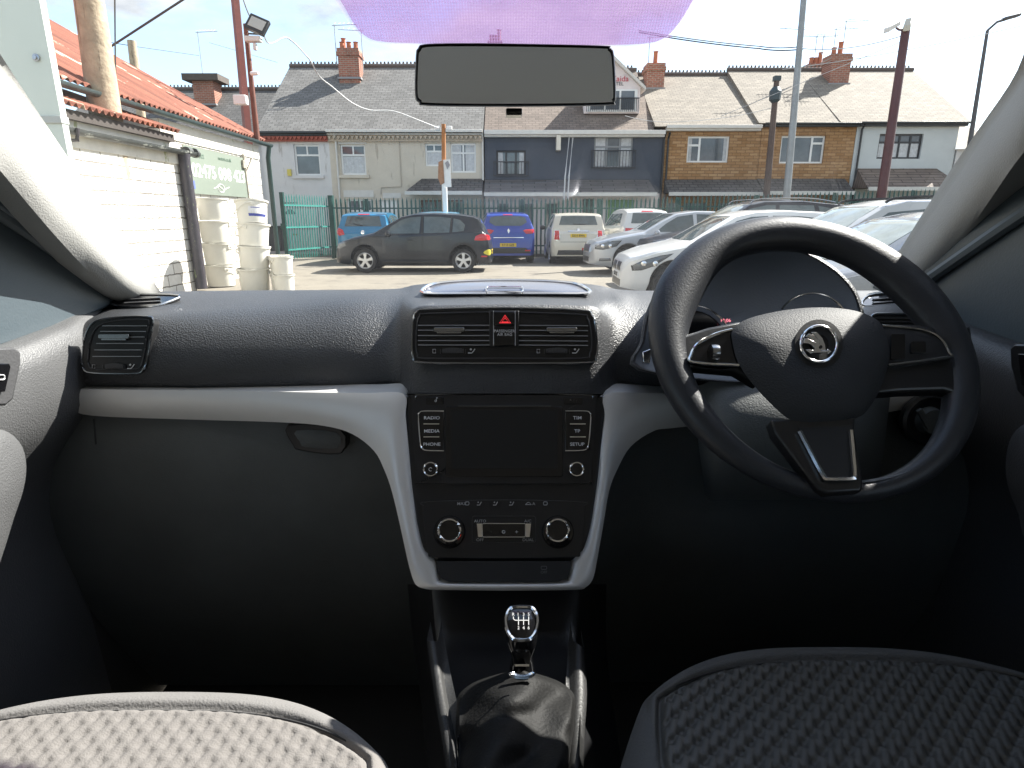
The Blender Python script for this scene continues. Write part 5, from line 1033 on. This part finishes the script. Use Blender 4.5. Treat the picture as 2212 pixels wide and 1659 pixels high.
for k in range(4):
    T = tub(BIG, bx2 + .03 * k, by - .8, .02 + k * .43, 10 + 35 * k, (3.0 * k, 2), f'large white plastic tub, {ordn[k]} of the leaning stack' + (' with a blue and white label' if k == 3 else ''), 'large white tubs in the two stacks')
    if k == 3:
        b = BM(); g_ = []
        for i in range(9): a = R(-165 + i * 9 - 115 + 85); g_.append([V((.298 * math.cos(a) * q, .298 * math.sin(a) * q, z)) for z, q in ((.10, .91), (.30, .96))])
        b.grid(g_); O('label', b.b, mat('label_white', (.72, .72, .74), .5), T); b = BM(); b.grid([[p * 1.004 if 0 else V((p.x * 1.01, p.y * 1.01, z)) for p, z in zip(r, (.115, .165))] for r in g_]); b.grid([[V((p.x * 1.015, p.y * 1.015, z)) for p, z in zip(r, (.255, .285))] for r in g_[1:6]]); O('label_band', b.b, mat('label_blue', (.06, .08, .35), .5), T)
sx1, sx2 = PY(592, 600, 12.0).x, PY(617, 600, 12.1).x
for k in range(2): tub(SML, sx1, 12.35 + 0 * k, .02 + k * .35, 30 * k, (0, 0), f'small white plastic tub, {"lower" if k == 0 else "upper"} of the pair beside the leaning stack', 'small white tubs')
for k in range(2): tub(SML, sx2 + .02, 11.95, .02 + k * .35, 20 + 30 * k, (0, 0), f'small white plastic tub, {"lower" if k == 0 else "upper"} of the rightmost pair', 'small white tubs')
b = BM(); q = PY(600, 500, 25.3); b.prism([(q.x - .28, 25.0, .12), (q.x + .2, 25.0, .12), (q.x + .25, 24.95, 1.05), (q.x - .32, 24.95, 1.05)], (0, .5, 0)); WB = O('wheelie_bin', b.b, mat('bin_black', (.03, .03, .03), .5), label='black wheelie bin by the white front door', cat='bin', bevel=.02)
b = BM(); b.box(q.x - .34, 24.9, 1.051, q.x + .27, 25.52, 1.11); O('lid', b.b, MT['bin_black'], WB, bevel=.02)
# ================================================ parked cars
glass_c = mat('car_glass', (.085, .11, .115), .03, coat=.5, var=.35, vs_=3)
tyre_m = mat('tyre', (.02, .02, .021), .8); alloy = mat('alloy', (.62, .62, .63), .3, .6); under = mat('underbody', (.008, .008, .009), .8)
redl = mat('tail_lamp', (.50, .012, .02), .12, coat=.6); lampg = mat('head_lamp', (.10, .11, .12), .06, coat=.8); lens = mat('lamp_lens', (.75, .76, .78), .12, .8); trimb = mat('black_trim', (.012, .012, .013), .35); ylw = mat('plate_yellow', (.75, .52, .03), .45); wpl = mat('plate_white', (.7, .7, .7), .45); blk = mat('plate_print', (.01, .01, .01), .5)
def paint(n, c, metal=.0, r=.28): return mat(n, c, r, metal, coat=.5 if max(c) < .05 else .8, spec=.25 if max(c) < .05 else .5, var=.05, vs_=2)
def car(label, cat, L, W, top, belt, wx, m, origin, rz, R_=.31, zs=1.05, clear=.19, nose=.24, tail=.14, xf=.8, xt=.55, tum=.40, spokes=5, group='cars parked in the yard', name='parked_car'):
    C = E(name, label, cat, origin, group); C.rotation_euler = (0, 0, R(rz))
    ztop = lambda x: itp(x, top); zbelt = lambda x: itp(x, belt)
    def hw(x):
        w = W / 2
        if x < xf: w *= 1 - nose * ((xf - x) / xf) ** 2.4
        if x > L - xt: w *= 1 - tail * ((x - L + xt) / xt) ** 2.4
        if x < .2: w *= math.sqrt(1 - .38 * ((.2 - x) / .2) ** 2.2)
        if x > L - .14: w *= math.sqrt(1 - .22 * ((x - L + .14) / .14) ** 2.2)
        return w
    RA = R_ * 1.19
    def sill(x):
        z = clear + (.05 * max(0, (.5 - x) / .5)) + .05 * max(0, (x - L + .5) / .5)
        for c in wx:
            d = abs(x - c)
            if d < RA: z = max(z, R_ + math.sqrt(max(0, RA * RA - d * d)))
        return z
    def barrel(z, w): q = (z - .55) / .5; return w * (1 - .035 * q * q - (.05 * max(0, (.32 - z) / .2)))
    def sect(x):
        zt, zb, w, s = ztop(x), zbelt(x), hw(x), sill(x); zb = min(zb, zt - .035); s = min(s, zb - .05); P = []
        for f in (0, .08, .25, .45, .65, .8, .92, 1): z = lerp(s, zb, f); P.append((barrel(z, w) - (.012 if f in (0,) else 0), z))
        yb = P[-1][0]; ze = zt - .028; dz = max(0, ze - zb); rw = yb - .02 - tum * dz - .06 * max(0, .35 - dz) 
        for f in (.06, .3, .55, .8, 1): P.append((lerp(yb - .012, rw, f ** 1.15), lerp(zb, ze, f)))
        P += [(rw * .93, lerp(ze, zt, .55)), (rw * .78, lerp(ze, zt, .85)), (rw * .4, zt + .006), (0, zt + .012)]
        return P
    xs = set([0, L, .012, .03, .055, .09, .13, .17, L - .012, L - .03, L - .055, L - .09, L - .12]); 
    for i in range(int(L / .07)): xs.add(i * .07)
    for a, _ in top: xs.add(a)
    for (a, za), (c, zc) in zip(top, top[1:]):
        if abs(zc - za) > .06 and c - a > .02:
            for k in range(1, 6): xs.add(lerp(a, c, k / 6))
    for c in wx:
        for k in range(15): xs.add(c + RA * math.cos(math.pi * k / 14) * .9999)
    xs = sorted(x for x in xs if 0 <= x <= L); xs = [x for i, x in enumerate(xs) if i == 0 or x - xs[i - 1] > .004]
    b = BM(); rows = []
    for x in xs:
        P = sect(x); rows.append([V((x, y, z * zs)) for y, z in P] + [V((x, -y, z * zs)) for y, z in P[-2::-1]])
    vv = b.grid(rows); b.f(vv[0][::-1]); b.f(vv[-1])
    for r in (rows[0], rows[-1]): pass
    bmesh.ops.recalc_face_normals(b.b, faces=b.b.faces[:]); tree = BVHTree.FromBMesh(b.b)
    O('body', b.b, m, C, ang=32)
    b = BM(); n = len(rows)   # dark floor and wheel-house
    b.box(.48, -W / 2 * .80, .17, L - .42, W / 2 * .80, .62 * zs)
    O('underbody', b.b, under, C, ang=10)
    DIR = {'F': lambda a, c: (V((-2, a, c)), V((1, 0, 0))), 'B': lambda a, c: (V((L + 2, a, c)), V((-1, 0, 0))), 'L': lambda a, c: (V((a, -3, c)), V((0, 1, 0))), 'R': lambda a, c: (V((a, 3, c)), V((0, -1, 0)))}
    def decal(name, side, pts, mm, off=.005, bulge=.004, rings=4, sm=2, par=None):
        pts = [V((a, c * zs)) for a, c in pts]
        if sm: pts = [p for i in range(len(pts)) for p in [pts[i].lerp(pts[(i + 1) % len(pts)], k / 4) for k in range(4)]]
        c = sum(pts, V((0, 0))) / len(pts); G = []; ok = True
        for k in range(rings + 1):
            t = 1 - k / rings * .999; row = []
            for p in pts:
                q = c.lerp(p, t); o, d = DIR[side](q.x, q.y); h = tree.ray_cast(o, d)
                if h[0] is None: return None
                nn = h[1] if h[1].dot(d) < 0 else -h[1]; row.append(h[0] + nn * (off + bulge * (1 - t * t)))
            G.append(row)
        bb = BM(); bb.grid([[p + DIR[side](0, 0)[1] * .02 for p in G[0]]] + G, cv=True); return O(name, bb.b, mm, par or C, ang=45)
    # wheels
    for wxx in wx:
        for s in (-1, 1):
            cy = s * (W / 2 - .10); b = BM(); rt = R_
            b.lathe([(rt * .68, -.10), (rt * .93, -.105), (rt, -.07), (rt, .07), (rt * .93, .105), (rt * .68, .10)], (wxx, cy, rt), (0, s, 0), 40, cap=False); w = O('wheel', b.b, tyre_m, C, ang=50)
            b = BM(); b.lathe([(rt * .69, .098), (rt * .66, .106), (rt * .62, .09), (rt * .60, .03), (.001, .025)], (wxx, cy, rt), (0, s, 0), 40, cap=False)
            O('rim', b.b, alloy, w, ang=50)
            b = BM(); b.lathe([(rt * .58, .032), (.001, .033)], (wxx, cy, rt), (0, s, 0), 30, cap=False); O('brake_disc', b.b, under, w)
            b = BM(); c = V((wxx, cy + s * .085, rt))
            for k in range(spokes):
                a = 2 * math.pi * k / spokes + .3; d = V((math.cos(a), 0, math.sin(a))); t = V((-d.z, 0, d.x))
                b.prism([c + d * .03 - t * .035, c + d * rt * .35 - t * .030, c + d * rt * .64 - t * .052, c + d * rt * .64 + t * .052, c + d * rt * .35 + t * .030, c + d * .03 + t * .035], V((0, -s * .03, 0)))
            b.lathe([(.055, -.03), (.055, .004), (.001, .006)], c, (0, s, 0), 16, cap=False); O('spokes', b.b, alloy, w, ang=30)
    return C, decal, tree
def sidewin(decal, gl, polys, sides='LR'):
    for s in sides:
        for p in polys: decal('side_window', s, p, gl, .004, .002, 3)
def mirrors(C, x, y, z, m, s_=(-1, 1)):
    for s in s_:
        b = BM(); b.lathe([(.001, -.10), (.06, -.085), (.08, 0), (.075, .08), (.05, .10), (.001, .105)], (x, s * y, z), (0, s, 0), 14, cap=False)
        for v in b.b.verts: v.co.x = x + (v.co.x - x) * .8
        O('door_mirror', b.b, m, C)
def plate(C, tree, L, side, y0, z0, txt, mm, w=.52, h=.11):
    o = V((L + 2 if side == 'B' else -2, y0, z0)); d = V((-1 if side == 'B' else 1, 0, 0)); hit = tree.ray_cast(o, d)[0]
    if hit is None: return
    x = hit.x + (.012 if side == 'B' else -.012); s = 1 if side == 'B' else -1
    b = BM(); b.box(min(x, x - s * .03), y0 - w / 2, z0 - h / 2, max(x, x - s * .03), y0 + w / 2, z0 + h / 2); p = O('number_plate', b.b, mm, C, ang=10)
    b = BM(); textmesh(b, txt, (x + s * .003, y0, z0), (0, s, 0), (0, 0, 1), h * .68, .003, bold=.01, wscale=w / h * .175); O('plate_lettering', b.b, blk, p)
HT = [(0, .56), (.03, .66), (.12, .74), (.5, .86), (1.02, .965), (1.15, 1.0), (1.55, 1.22), (1.86, 1.38), (2.2, 1.445), (2.7, 1.46), (3.4, 1.43), (3.78, 1.38), (3.92, 1.32), (4.02, 1.16), (4.12, .96), (4.20, .90), (4.24, .62), (4.25, .45)]
HB = [(0, .50), (.12, .67), (.5, .80), (1.05, .905), (2.4, .94), (3.4, .985), (4.0, 1.0), (4.12, .92), (4.25, .44)]
# black hatchback, side-on
bk = paint('black_paint', (.010, .014, .022)); gx = PY(719, 545, 16.5).x
C, dc, tr_ = car('black five-door hatchback parked side-on with its nose to the left', 'car', 4.25, 1.78, HT, HB, (.86, 3.50), bk, (gx, 16.45 + .89, 0), 0, R_=.315, zs=1.065)
sidewin(dc, glass_c, [[(1.42, .955), (1.60, 1.14), (1.86, 1.29), (2.10, 1.35), (2.38, 1.365), (2.34, .965)], [(2.46, .97), (2.46, 1.368), (2.9, 1.362), (3.18, 1.335), (3.14, .985)], [(3.22, .99), (3.25, 1.325), (3.42, 1.29), (3.56, 1.17), (3.52, 1.02)]])
for x_ in (2.41, 3.19): dc('door_pillar', 'L', [(x_ - .03, .95), (x_ - .02, 1.37), (x_ + .02, 1.37), (x_ + .03, .95)], trimb, .003, .001, 3)
for x_ in (1.32, 2.42): dc('door_seam', 'L', [(x_, .40), (x_, .93), (x_ + .012, .93), (x_ + .012, .40)], under, .001, .001, 2)
dc('door_seam', 'L', [(1.32, .33), (3.1, .33), (3.1, .342), (1.32, .342)], under, .001, .001, 2)
dc('windscreen', 'F', [(-.62, .99), (-.46, 1.36), (.46, 1.36), (.62, .99)], glass_c); dc('rear_window', 'B', [(-.60, 1.04), (-.48, 1.31), (.48, 1.31), (.60, 1.04)], glass_c)
dc('tail_lamp', 'L', [(3.80, .80), (3.84, .90), (3.98, .955), (4.15, .93), (4.17, .80), (4.0, .79)], redl, .006, .01); dc('tail_lamp', 'B', [(-.80, .80), (-.80, .93), (-.50, .92), (-.48, .80)], redl)
dc('head_lamp', 'L', [(.06, .60), (.10, .70), (.34, .76), (.36, .66), (.2, .585)], lampg, .006, .008); dc('fog_lamp', 'L', [(.04, .30), (.04, .38), (.22, .40), (.22, .31)], trimb); dc('reflector', 'L', [(3.98, .385), (3.98, .42), (4.14, .42), (4.14, .385)], redl)
dc('grille', 'F', [(-.4, .35), (-.4, .48), (.4, .48), (.4, .35)], trimb)
for x_ in (2.0, 2.98): dc('door_handle', 'L', [(x_, .80), (x_, .825), (x_ + .2, .825), (x_ + .2, .80)], bk, .02, .004, 2)
dc('sill_trim', 'L', [(1.3, .225), (1.3, .275), (3.05, .275), (3.05, .225)], trimb); dc('fuel_sticker', 'B', circ(-.77, .50, .075, 12), mat('sticker_yellow', (.7, .6, .05), .5), .006, .002)
mirrors(C, 1.52, .95, 1.02, bk); plate(C, tr_, 4.25, 'B', 0, .52, 'FX15 LKO', ylw)
# rear-facing hatchbacks: origin = front, rear towards the camera
def rear_car(label, u, y, L, W, paintm, zs, top, belt, wx, kind, rz=-90, plate_t=None, pz=.80, **k):
    q = PY(u, 540, y); a = R(rz); ox = q.x - L * math.cos(a); oy = y - L * math.sin(a)
    C, d, t = car(label, 'car', L, W, top, belt, wx, paintm, (ox, oy, 0), rz, zs=zs, **k)
    return C, d, t
ST = [(0, .56), (.03, .66), (.12, .76), (.45, .88), (.9, .98), (1.05, 1.02), (1.5, 1.28), (1.75, 1.41), (2.2, 1.46), (3.1, 1.45), (3.52, 1.40), (3.60, 1.36), (3.72, 1.14), (3.80, .98), (3.86, .88), (3.895, .60), (3.90, .42)]
SB = [(0, .50), (.3, .70), (1.0, .92), (2.4, .97), (3.4, 1.02), (3.72, 1.02), (3.84, .86), (3.90, .40)]
bl = paint('teal_blue_paint', (.012, .17, .33), .15)
C, dc, tr_ = rear_car('teal blue hatchback parked tail-out between the gate and the black hatchback', 785, 19.3, 3.90, 1.70, bl, 1.10, ST, SB, (.72, 3.22), 0, tum=.36, tail=.06)
dc('rear_window', 'B', [(-.58, 1.06), (-.50, 1.34), (.50, 1.34), (.58, 1.06)], glass_c); dc('brake_light', 'B', [(-.18, 1.375), (-.18, 1.40), (.18, 1.40), (.18, 1.375)], redl)
for s in (-1, 1): dc('tail_lamp', 'B', [(s * .80, .92), (s * .76, 1.02), (s * .62, .96), (s * .56, .84), (s * .74, .80)], redl, .008, .012)
for s in 'LR': dc('tail_lamp', s, [(3.66, .86), (3.68, 1.0), (3.82, .93), (3.84, .84)], redl, .006, .005)
dc('maker_emblem', 'B', circ(0, .90, .055, 12), chrome, .01, .004); dc('rear_wiper', 'B', [(-.02, 1.06), (-.30, 1.12), (-.31, 1.14), (.02, 1.085)], trimb, .015, .004)
sidewin(dc, glass_c, [[(1.3, .98), (1.75, 1.32), (2.2, 1.37), (2.2, .99)], [(2.27, .99), (2.27, 1.37), (2.9, 1.36), (2.95, 1.0)], [(3.03, 1.02), (3.0, 1.34), (3.25, 1.29), (3.35, 1.08)]]); plate(C, tr_, 3.90, 'B', 0, .66 * 1.1, 'YD12 OKE', ylw); mirrors(C, 1.25, .92, 1.05, bl)
lb = paint('light_blue_paint', (.10, .30, .46), .1)
C, dc, tr_ = rear_car('light blue hatchback hidden behind the black hatchback, only its roof and window showing', 941, 19.6, 3.90, 1.68, lb, 1.11, ST, SB, (.72, 3.22), 0, tum=.36, tail=.06)
dc('rear_window', 'B', [(-.58, 1.06), (-.50, 1.34), (.50, 1.34), (.58, 1.06)], glass_c); sidewin(dc, glass_c, [[(1.3, .98), (1.75, 1.32), (2.2, 1.37), (2.9, 1.36), (2.95, 1.0)]])
cb_ = paint('royal_blue_paint', (.008, .04, .30), .15)
C, dc, tr_ = rear_car('royal blue hatchback parked tail-out with a yellow plate, right of the black hatchback', 1099, 19.6, 3.95, 1.74, cb_, 1.10, [(a * 1.012, z) for a, z in ST], [(a * 1.012, z) for a, z in SB], (.74, 3.28), 0, rz=-84, tum=.46, tail=.06)
dc('rear_window', 'B', [(-.60, 1.17), (-.56, 1.30), (-.40, 1.34), (.40, 1.34), (.56, 1.30), (.60, 1.17), (.42, 1.07), (-.42, 1.07)], glass_c, .006, .002); dc('brake_light', 'B', [(-.15, 1.365), (-.15, 1.39), (.15, 1.39), (.15, 1.365)], redl)
for s in (-1, 1): dc('tail_lamp', 'B', [(s * .83, .86), (s * .82, .98), (s * .56, .97), (s * .46, .94), (s * .56, .85)], redl, .008, .01)
dc('maker_emblem', 'B', [(0, .86), (.045, .93), (0, 1.0), (-.045, .93)], chrome, .012, .004); dc('chrome_strip', 'B', [(-.48, .735), (-.48, .755), (.48, .755), (.48, .735)], chrome, .012, .006)
dc('rear_bumper_lower', 'B', [(-.72, .30), (-.55, .46), (.55, .46), (.72, .30)], trimb, .005, .004); dc('reflector', 'B', [(.52, .36), (.52, .40), (.70, .40), (.70, .36)], redl, .012, .004)
sidewin(dc, glass_c, [[(1.3, .98), (1.75, 1.30), (2.2, 1.35), (2.2, .99)], [(2.27, .99), (2.27, 1.35), (2.9, 1.33), (3.1, 1.06)]]); plate(C, tr_, 3.95, 'B', -.02, .54 * 1.1, 'KT18 GZB', ylw); mirrors(C, 1.2, .98, 1.08, trimb)
b = BM(); textmesh(b, 'dCi', (4.02, -.30, .93), (0, 1, 0), (0, 0, 1), .05, .003) if 0 else None
MTt = [(0, .50), (.02, .70), (.08, .84), (.45, .93), (.95, 1.0), (1.02, 1.03), (1.30, 1.28), (1.42, 1.36), (1.7, 1.40), (3.2, 1.385), (3.48, 1.35), (3.53, 1.31), (3.66, 1.02), (3.72, .90), (3.80, .84), (3.82, .55), (3.82, .42)]
MB_ = [(0, .46), (.3, .80), (1.0, .93), (3.5, .97), (3.7, .95), (3.82, .41)]
cr_ = paint('cream_paint', (.60, .56, .47))
C, dc, tr_ = rear_car('cream small retro hatchback parked tail-out with two square red lamps and a yellow plate', 1249, 19.2, 3.82, 1.73, cr_, 1.13, MTt, MB_, (.70, 3.20), 0, tum=.30, tail=.10, xt=.3)
dc('rear_window', 'B', [(-.60, 1.07), (-.52, 1.31), (.52, 1.31), (.60, 1.07)], glass_c, .006, .002)
for s in (-1, 1): dc('tail_lamp', 'B', [(s * .74, .68), (s * .73, .92), (s * .60, .92), (s * .59, .68)], redl, .012, .012); dc('lamp_ring', 'B', [(s * .755, .665), (s * .745, .935), (s * .585, .935), (s * .575, .665)], chrome, .008, .002)
dc('tailgate_handle', 'B', [(-.33, .885), (-.31, .91), (.31, .91), (.33, .885)], chrome, .02, .01); dc('maker_emblem', 'B', circ(0, .93, .05, 12), chrome, .02, .004); dc('rear_wiper', 'B', [(-.16, 1.075), (-.14, 1.10), (.25, 1.09), (.25, 1.075)], trimb, .012, .003)
dc('rear_bumper_lower', 'B', [(-.66, .27), (-.62, .40), (.62, .40), (.66, .27)], trimb, .008, .004); dc('rear_fog_lamp', 'B', [(.12, .40), (.12, .46), (.46, .46), (.46, .40)], redl, .014, .006); dc('tailgate_seam', 'B', [(-.56, .615), (-.56, .625), (.56, .625), (.56, .615)], under, .003, .001, 2)
sidewin(dc, glass_c, [[(1.2, 1.0), (1.45, 1.31), (3.2, 1.30), (3.3, 1.02)]]); plate(C, tr_, 3.82, 'B', 0, .79 * 1.13, 'DS15 BWA', ylw, w=.5); mirrors(C, 1.2, .98, 1.10, trimb)
wh = paint('white_paint', (.64, .64, .62))
C, dc, tr_ = rear_car('small white hatchback with dark rear glass, half hidden behind the silver saloon', 1400, 19.0, 3.6, 1.66, wh, 1.17, [(a * .923, z) for a, z in ST], [(a * .923, z) for a, z in SB], (.66, 2.98), 0, rz=-84, tum=.42, tail=.10)
dc('rear_window', 'B', [(-.54, 1.08), (-.46, 1.34), (.46, 1.34), (.54, 1.08)], glass_c); dc('brake_light', 'B', [(-.18, 1.37), (-.18, 1.40), (.18, 1.40), (.18, 1.37)], redl)
for s in (-1, 1): dc('tail_lamp', 'B', [(s * .74, .82), (s * .72, .96), (s * .44, .95), (s * .46, .82)], redl, .008, .01)
sidewin(dc, glass_c, [[(1.2, .99), (1.6, 1.32), (2.9, 1.33), (3.1, 1.04)]]); mirrors(C, 1.1, .93, 1.08, wh)
# row of cars on the right, noses to the left
LT = [(0, .58), (.03, .68), (.15, .76), (.6, .88), (1.15, .97), (1.35, 1.0), (1.85, 1.25), (2.2, 1.40), (2.7, 1.455), (3.2, 1.45), (3.8, 1.36), (4.35, 1.13), (4.7, 1.08), (4.80, .95), (4.84, .5)]
LB = [(0, .50), (.15, .69), (.6, .82), (1.25, .925), (3.0, .95), (4.2, .99), (4.7, .98), (4.84, .45)]
def front_bits(dc, tr_, lamp, fog, grille, badge=None):
    cx = sum(p[0] for p in lamp) / len(lamp); cz = sum(p[1] for p in lamp) / len(lamp)
    for q in (-.10, .08): dc('lamp_lens', 'L', circ(cx + q, cz - .01, .042, 12), lens, .022, .01)
    dc('head_lamp', 'L', lamp, lampg, .006, .012); dc('head_lamp_rim', 'L', [(lerp(sum(p[0] for p in lamp) / len(lamp), a, 1.10), lerp(sum(p[1] for p in lamp) / len(lamp), c, 1.14)) for a, c in lamp], trimb, .003, .001)
    if fog: dc('fog_lamp', 'L', fog, lampg, .006, .004)
    for g_ in grille: dc('grille', 'F', g_, trimb, .006, .003)
sv = paint('silver_paint', (.46, .48, .51), .45, .32); nx = PY(1276, 560, 15.6).x
C, dc, tr_ = car('silver saloon with its nose to the left, in front of the small white hatchback', 'car', 4.84, 1.82, LT, LB, (.93, 3.70), sv, (nx, 15.9 + .7, 0), 3, R_=.33, zs=1.10, nose=.30)
front_bits(dc, tr_, [(.13, .60), (.14, .68), (.42, .765), (.72, .78), (.60, .66), (.3, .59)], [(.20, .315), (.22, .385), (.48, .395), (.50, .33)], [[(-.36, .52), (-.38, .68), (.38, .68), (.36, .52)], [(-.4, .28), (-.4, .40), (.4, .40), (.4, .28)]])
dc('grille_surround', 'F', [(-.39, .50), (-.41, .70), (.41, .70), (.39, .50)], chrome, .004, .001); dc('windscreen', 'F', [(-.66, 1.03), (-.50, 1.38), (.50, 1.38), (.66, 1.03)], glass_c)
sidewin(dc, glass_c, [[(1.62, .98), (1.9, 1.17), (2.2, 1.32), (2.6, 1.375), (2.62, .985)], [(2.70, .985), (2.70, 1.38), (3.3, 1.365), (3.55, 1.0)], [(3.62, 1.0), (3.42, 1.34), (3.9, 1.20), (4.1, 1.04)]]); mirrors(C, 1.62, .98, 1.06, sv)
for x_ in (1.5, 2.66): dc('door_seam', 'L', [(x_, .40), (x_, .93), (x_ + .012, .93), (x_ + .012, .40)], under, .001, .001, 2)
UT = [(0, .70), (.03, .84), (.12, .93), (.6, 1.02), (1.1, 1.10), (1.3, 1.14), (1.75, 1.45), (2.05, 1.62), (2.4, 1.69), (3.2, 1.70), (4.1, 1.62), (4.3, 1.52), (4.45, 1.2), (4.55, 1.1), (4.60, .6)]
UB = [(0, .62), (.12, .86), (.6, .96), (1.25, 1.05), (3.0, 1.08), (4.3, 1.12), (4.5, 1.05), (4.60, .5)]
nb = paint('navy_black_paint', (.012, .014, .022)); nx = PY(1411, 500, 12.5).x
C, dc, tr_ = car('dark tall family car, nose to the left, between the silver saloon and the white hatchback', 'car', 4.6, 1.84, UT, UB, (.9, 3.6), nb, (nx, 13.6, 0), 2, R_=.34, zs=1.05, nose=.26, tum=.36)
front_bits(dc, tr_, [(.12, .76), (.14, .86), (.40, .92), (.62, .93), (.5, .82)], None, [[(-.4, .60), (-.4, .74), (.4, .74), (.4, .60)]])
dc('windscreen', 'F', [(-.70, 1.17), (-.56, 1.62), (.56, 1.62), (.70, 1.17)], mat('car_glass_skylit', (.30, .34, .32), .04, coat=.5, var=.3, vs_=3)); sidewin(dc, glass_c, [[(1.5, 1.09), (1.75, 1.33), (2.05, 1.53), (2.4, 1.60), (2.6, 1.60), (2.6, 1.10)], [(2.68, 1.10), (2.68, 1.605), (3.4, 1.60), (3.5, 1.13)], [(3.57, 1.14), (3.5, 1.59), (4.0, 1.50), (4.15, 1.17)]])  # paler windscreen glass, sky reflection put into its colour
for s in (-1, 1): b = BM(); b.tube(smooth([V((2.1, s * .60, 1.64 * 1.05)), V((2.3, s * .60, 1.72 * 1.05)), V((3.3, s * .60, 1.735 * 1.05)), V((3.9, s * .59, 1.66 * 1.05))], 4), .018, 6); O('roof_rail', b.b, dchrome, C)
b = BM(); mirrors(C, 1.6, 1.0, 1.18, nb)
nx = PY(1353, 580, 10.2).x; wb_ = paint('warm_white_paint', (.70, .70, .69))
C, dc, tr_ = car('white hatchback with a long swept headlamp, nose to the left, just beyond the dashboard', 'car', 4.32, 1.78, HT[:-1] + [(4.32, .45)], HB[:-1] + [(4.32, .44)], (.80, 3.46), wb_, (nx, 11.15, 0), 0, R_=.32, zs=1.07, nose=.30)
front_bits(dc, tr_, [(.17, .54), (.15, .61), (.32, .69), (.56, .755), (.76, .785), (.64, .71), (.47, .61), (.3, .55)], None, [[(-.34, .50), (-.36, .64), (-.06, .64), (-.05, .50)], [(.34, .50), (.36, .64), (.06, .64), (.05, .50)], [(-.40, .25), (-.40, .36), (.40, .36), (.40, .25)]])
plate(C, tr_, 4.32, 'F', 0, .46, 'LR63 UCK', wpl)
dc('windscreen', 'F', [(-.62, .99), (-.46, 1.36), (.46, 1.36), (.62, .99)], glass_c); sidewin(dc, glass_c, [[(1.42, .955), (1.60, 1.14), (1.86, 1.29), (2.10, 1.35), (2.38, 1.365), (2.34, .965)], [(2.46, .97), (2.46, 1.368), (2.9, 1.362), (3.18, 1.335), (3.14, .985)]]); mirrors(C, 1.5, .95, 1.02, wb_)
gm = paint('grey_white_paint', (.50, .50, .49), .1); nx = PY(1590, 560, 7.9).x
C, dc, tr_ = car('pale grey people carrier with dark roof rails, seen through the top of the steering wheel', 'car', 4.5, 1.82, [(a * .978, z * .985) for a, z in UT], [(a * .978, z * .96) for a, z in UB], (.88, 3.5), gm, (nx, 8.9, 0), 0, R_=.33, zs=1.0, nose=.28, tum=.34)
front_bits(dc, tr_, [(.12, .72), (.14, .84), (.40, .90), (.62, .91), (.5, .80)], None, [[(-.4, .60), (-.4, .74), (.4, .74), (.4, .60)]])
dc('windscreen', 'F', [(-.70, 1.15), (-.56, 1.58), (.56, 1.58), (.70, 1.15)], MT['car_glass_skylit']); sidewin(dc, glass_c, [[(1.45, 1.04), (1.72, 1.30), (2.05, 1.50), (2.6, 1.55), (2.6, 1.06)], [(2.68, 1.06), (2.68, 1.555), (3.4, 1.55), (3.5, 1.09)]])
for s in (-1, 1): b = BM(); b.tube(smooth([V((2.05, s * .60, 1.63)), V((2.25, s * .60, 1.69)), V((3.2, s * .60, 1.71)), V((3.8, s * .59, 1.65))], 4), .02, 6); O('roof_rail', b.b, trimb, C)
b = BM(); mirrors(C, 1.55, .98, 1.12, gm)
ng = paint('grey_metallic_paint', (.20, .21, .225), .6, .25); nx = PY(1640, 600, 5.4).x
C, dc, tr_ = car('grey metallic hatchback nearest on the right, its bonnet shining behind the steering wheel', 'car', 4.3, 1.80, HT[:-1] + [(4.30, .45)], HB[:-1] + [(4.30, .44)], (.84, 3.48), ng, (nx, 6.5, 0), 0, R_=.32, zs=1.03, nose=.26)
front_bits(dc, tr_, [(.10, .60), (.12, .68), (.36, .75), (.55, .76), (.4, .64)], None, [[(-.4, .50), (-.4, .60), (.4, .60), (.4, .50)]])
dc('windscreen', 'F', [(-.64, .99), (-.48, 1.37), (.48, 1.37), (.64, .99)], MT['car_glass_skylit']); sidewin(dc, glass_c, [[(1.42, .955), (1.60, 1.14), (1.86, 1.29), (2.10, 1.35), (2.38, 1.365), (2.34, .965)], [(2.46, .97), (2.46, 1.368), (2.9, 1.362), (3.18, 1.335), (3.14, .985)]]); mirrors(C, 1.5, .95, 1.0, ng)
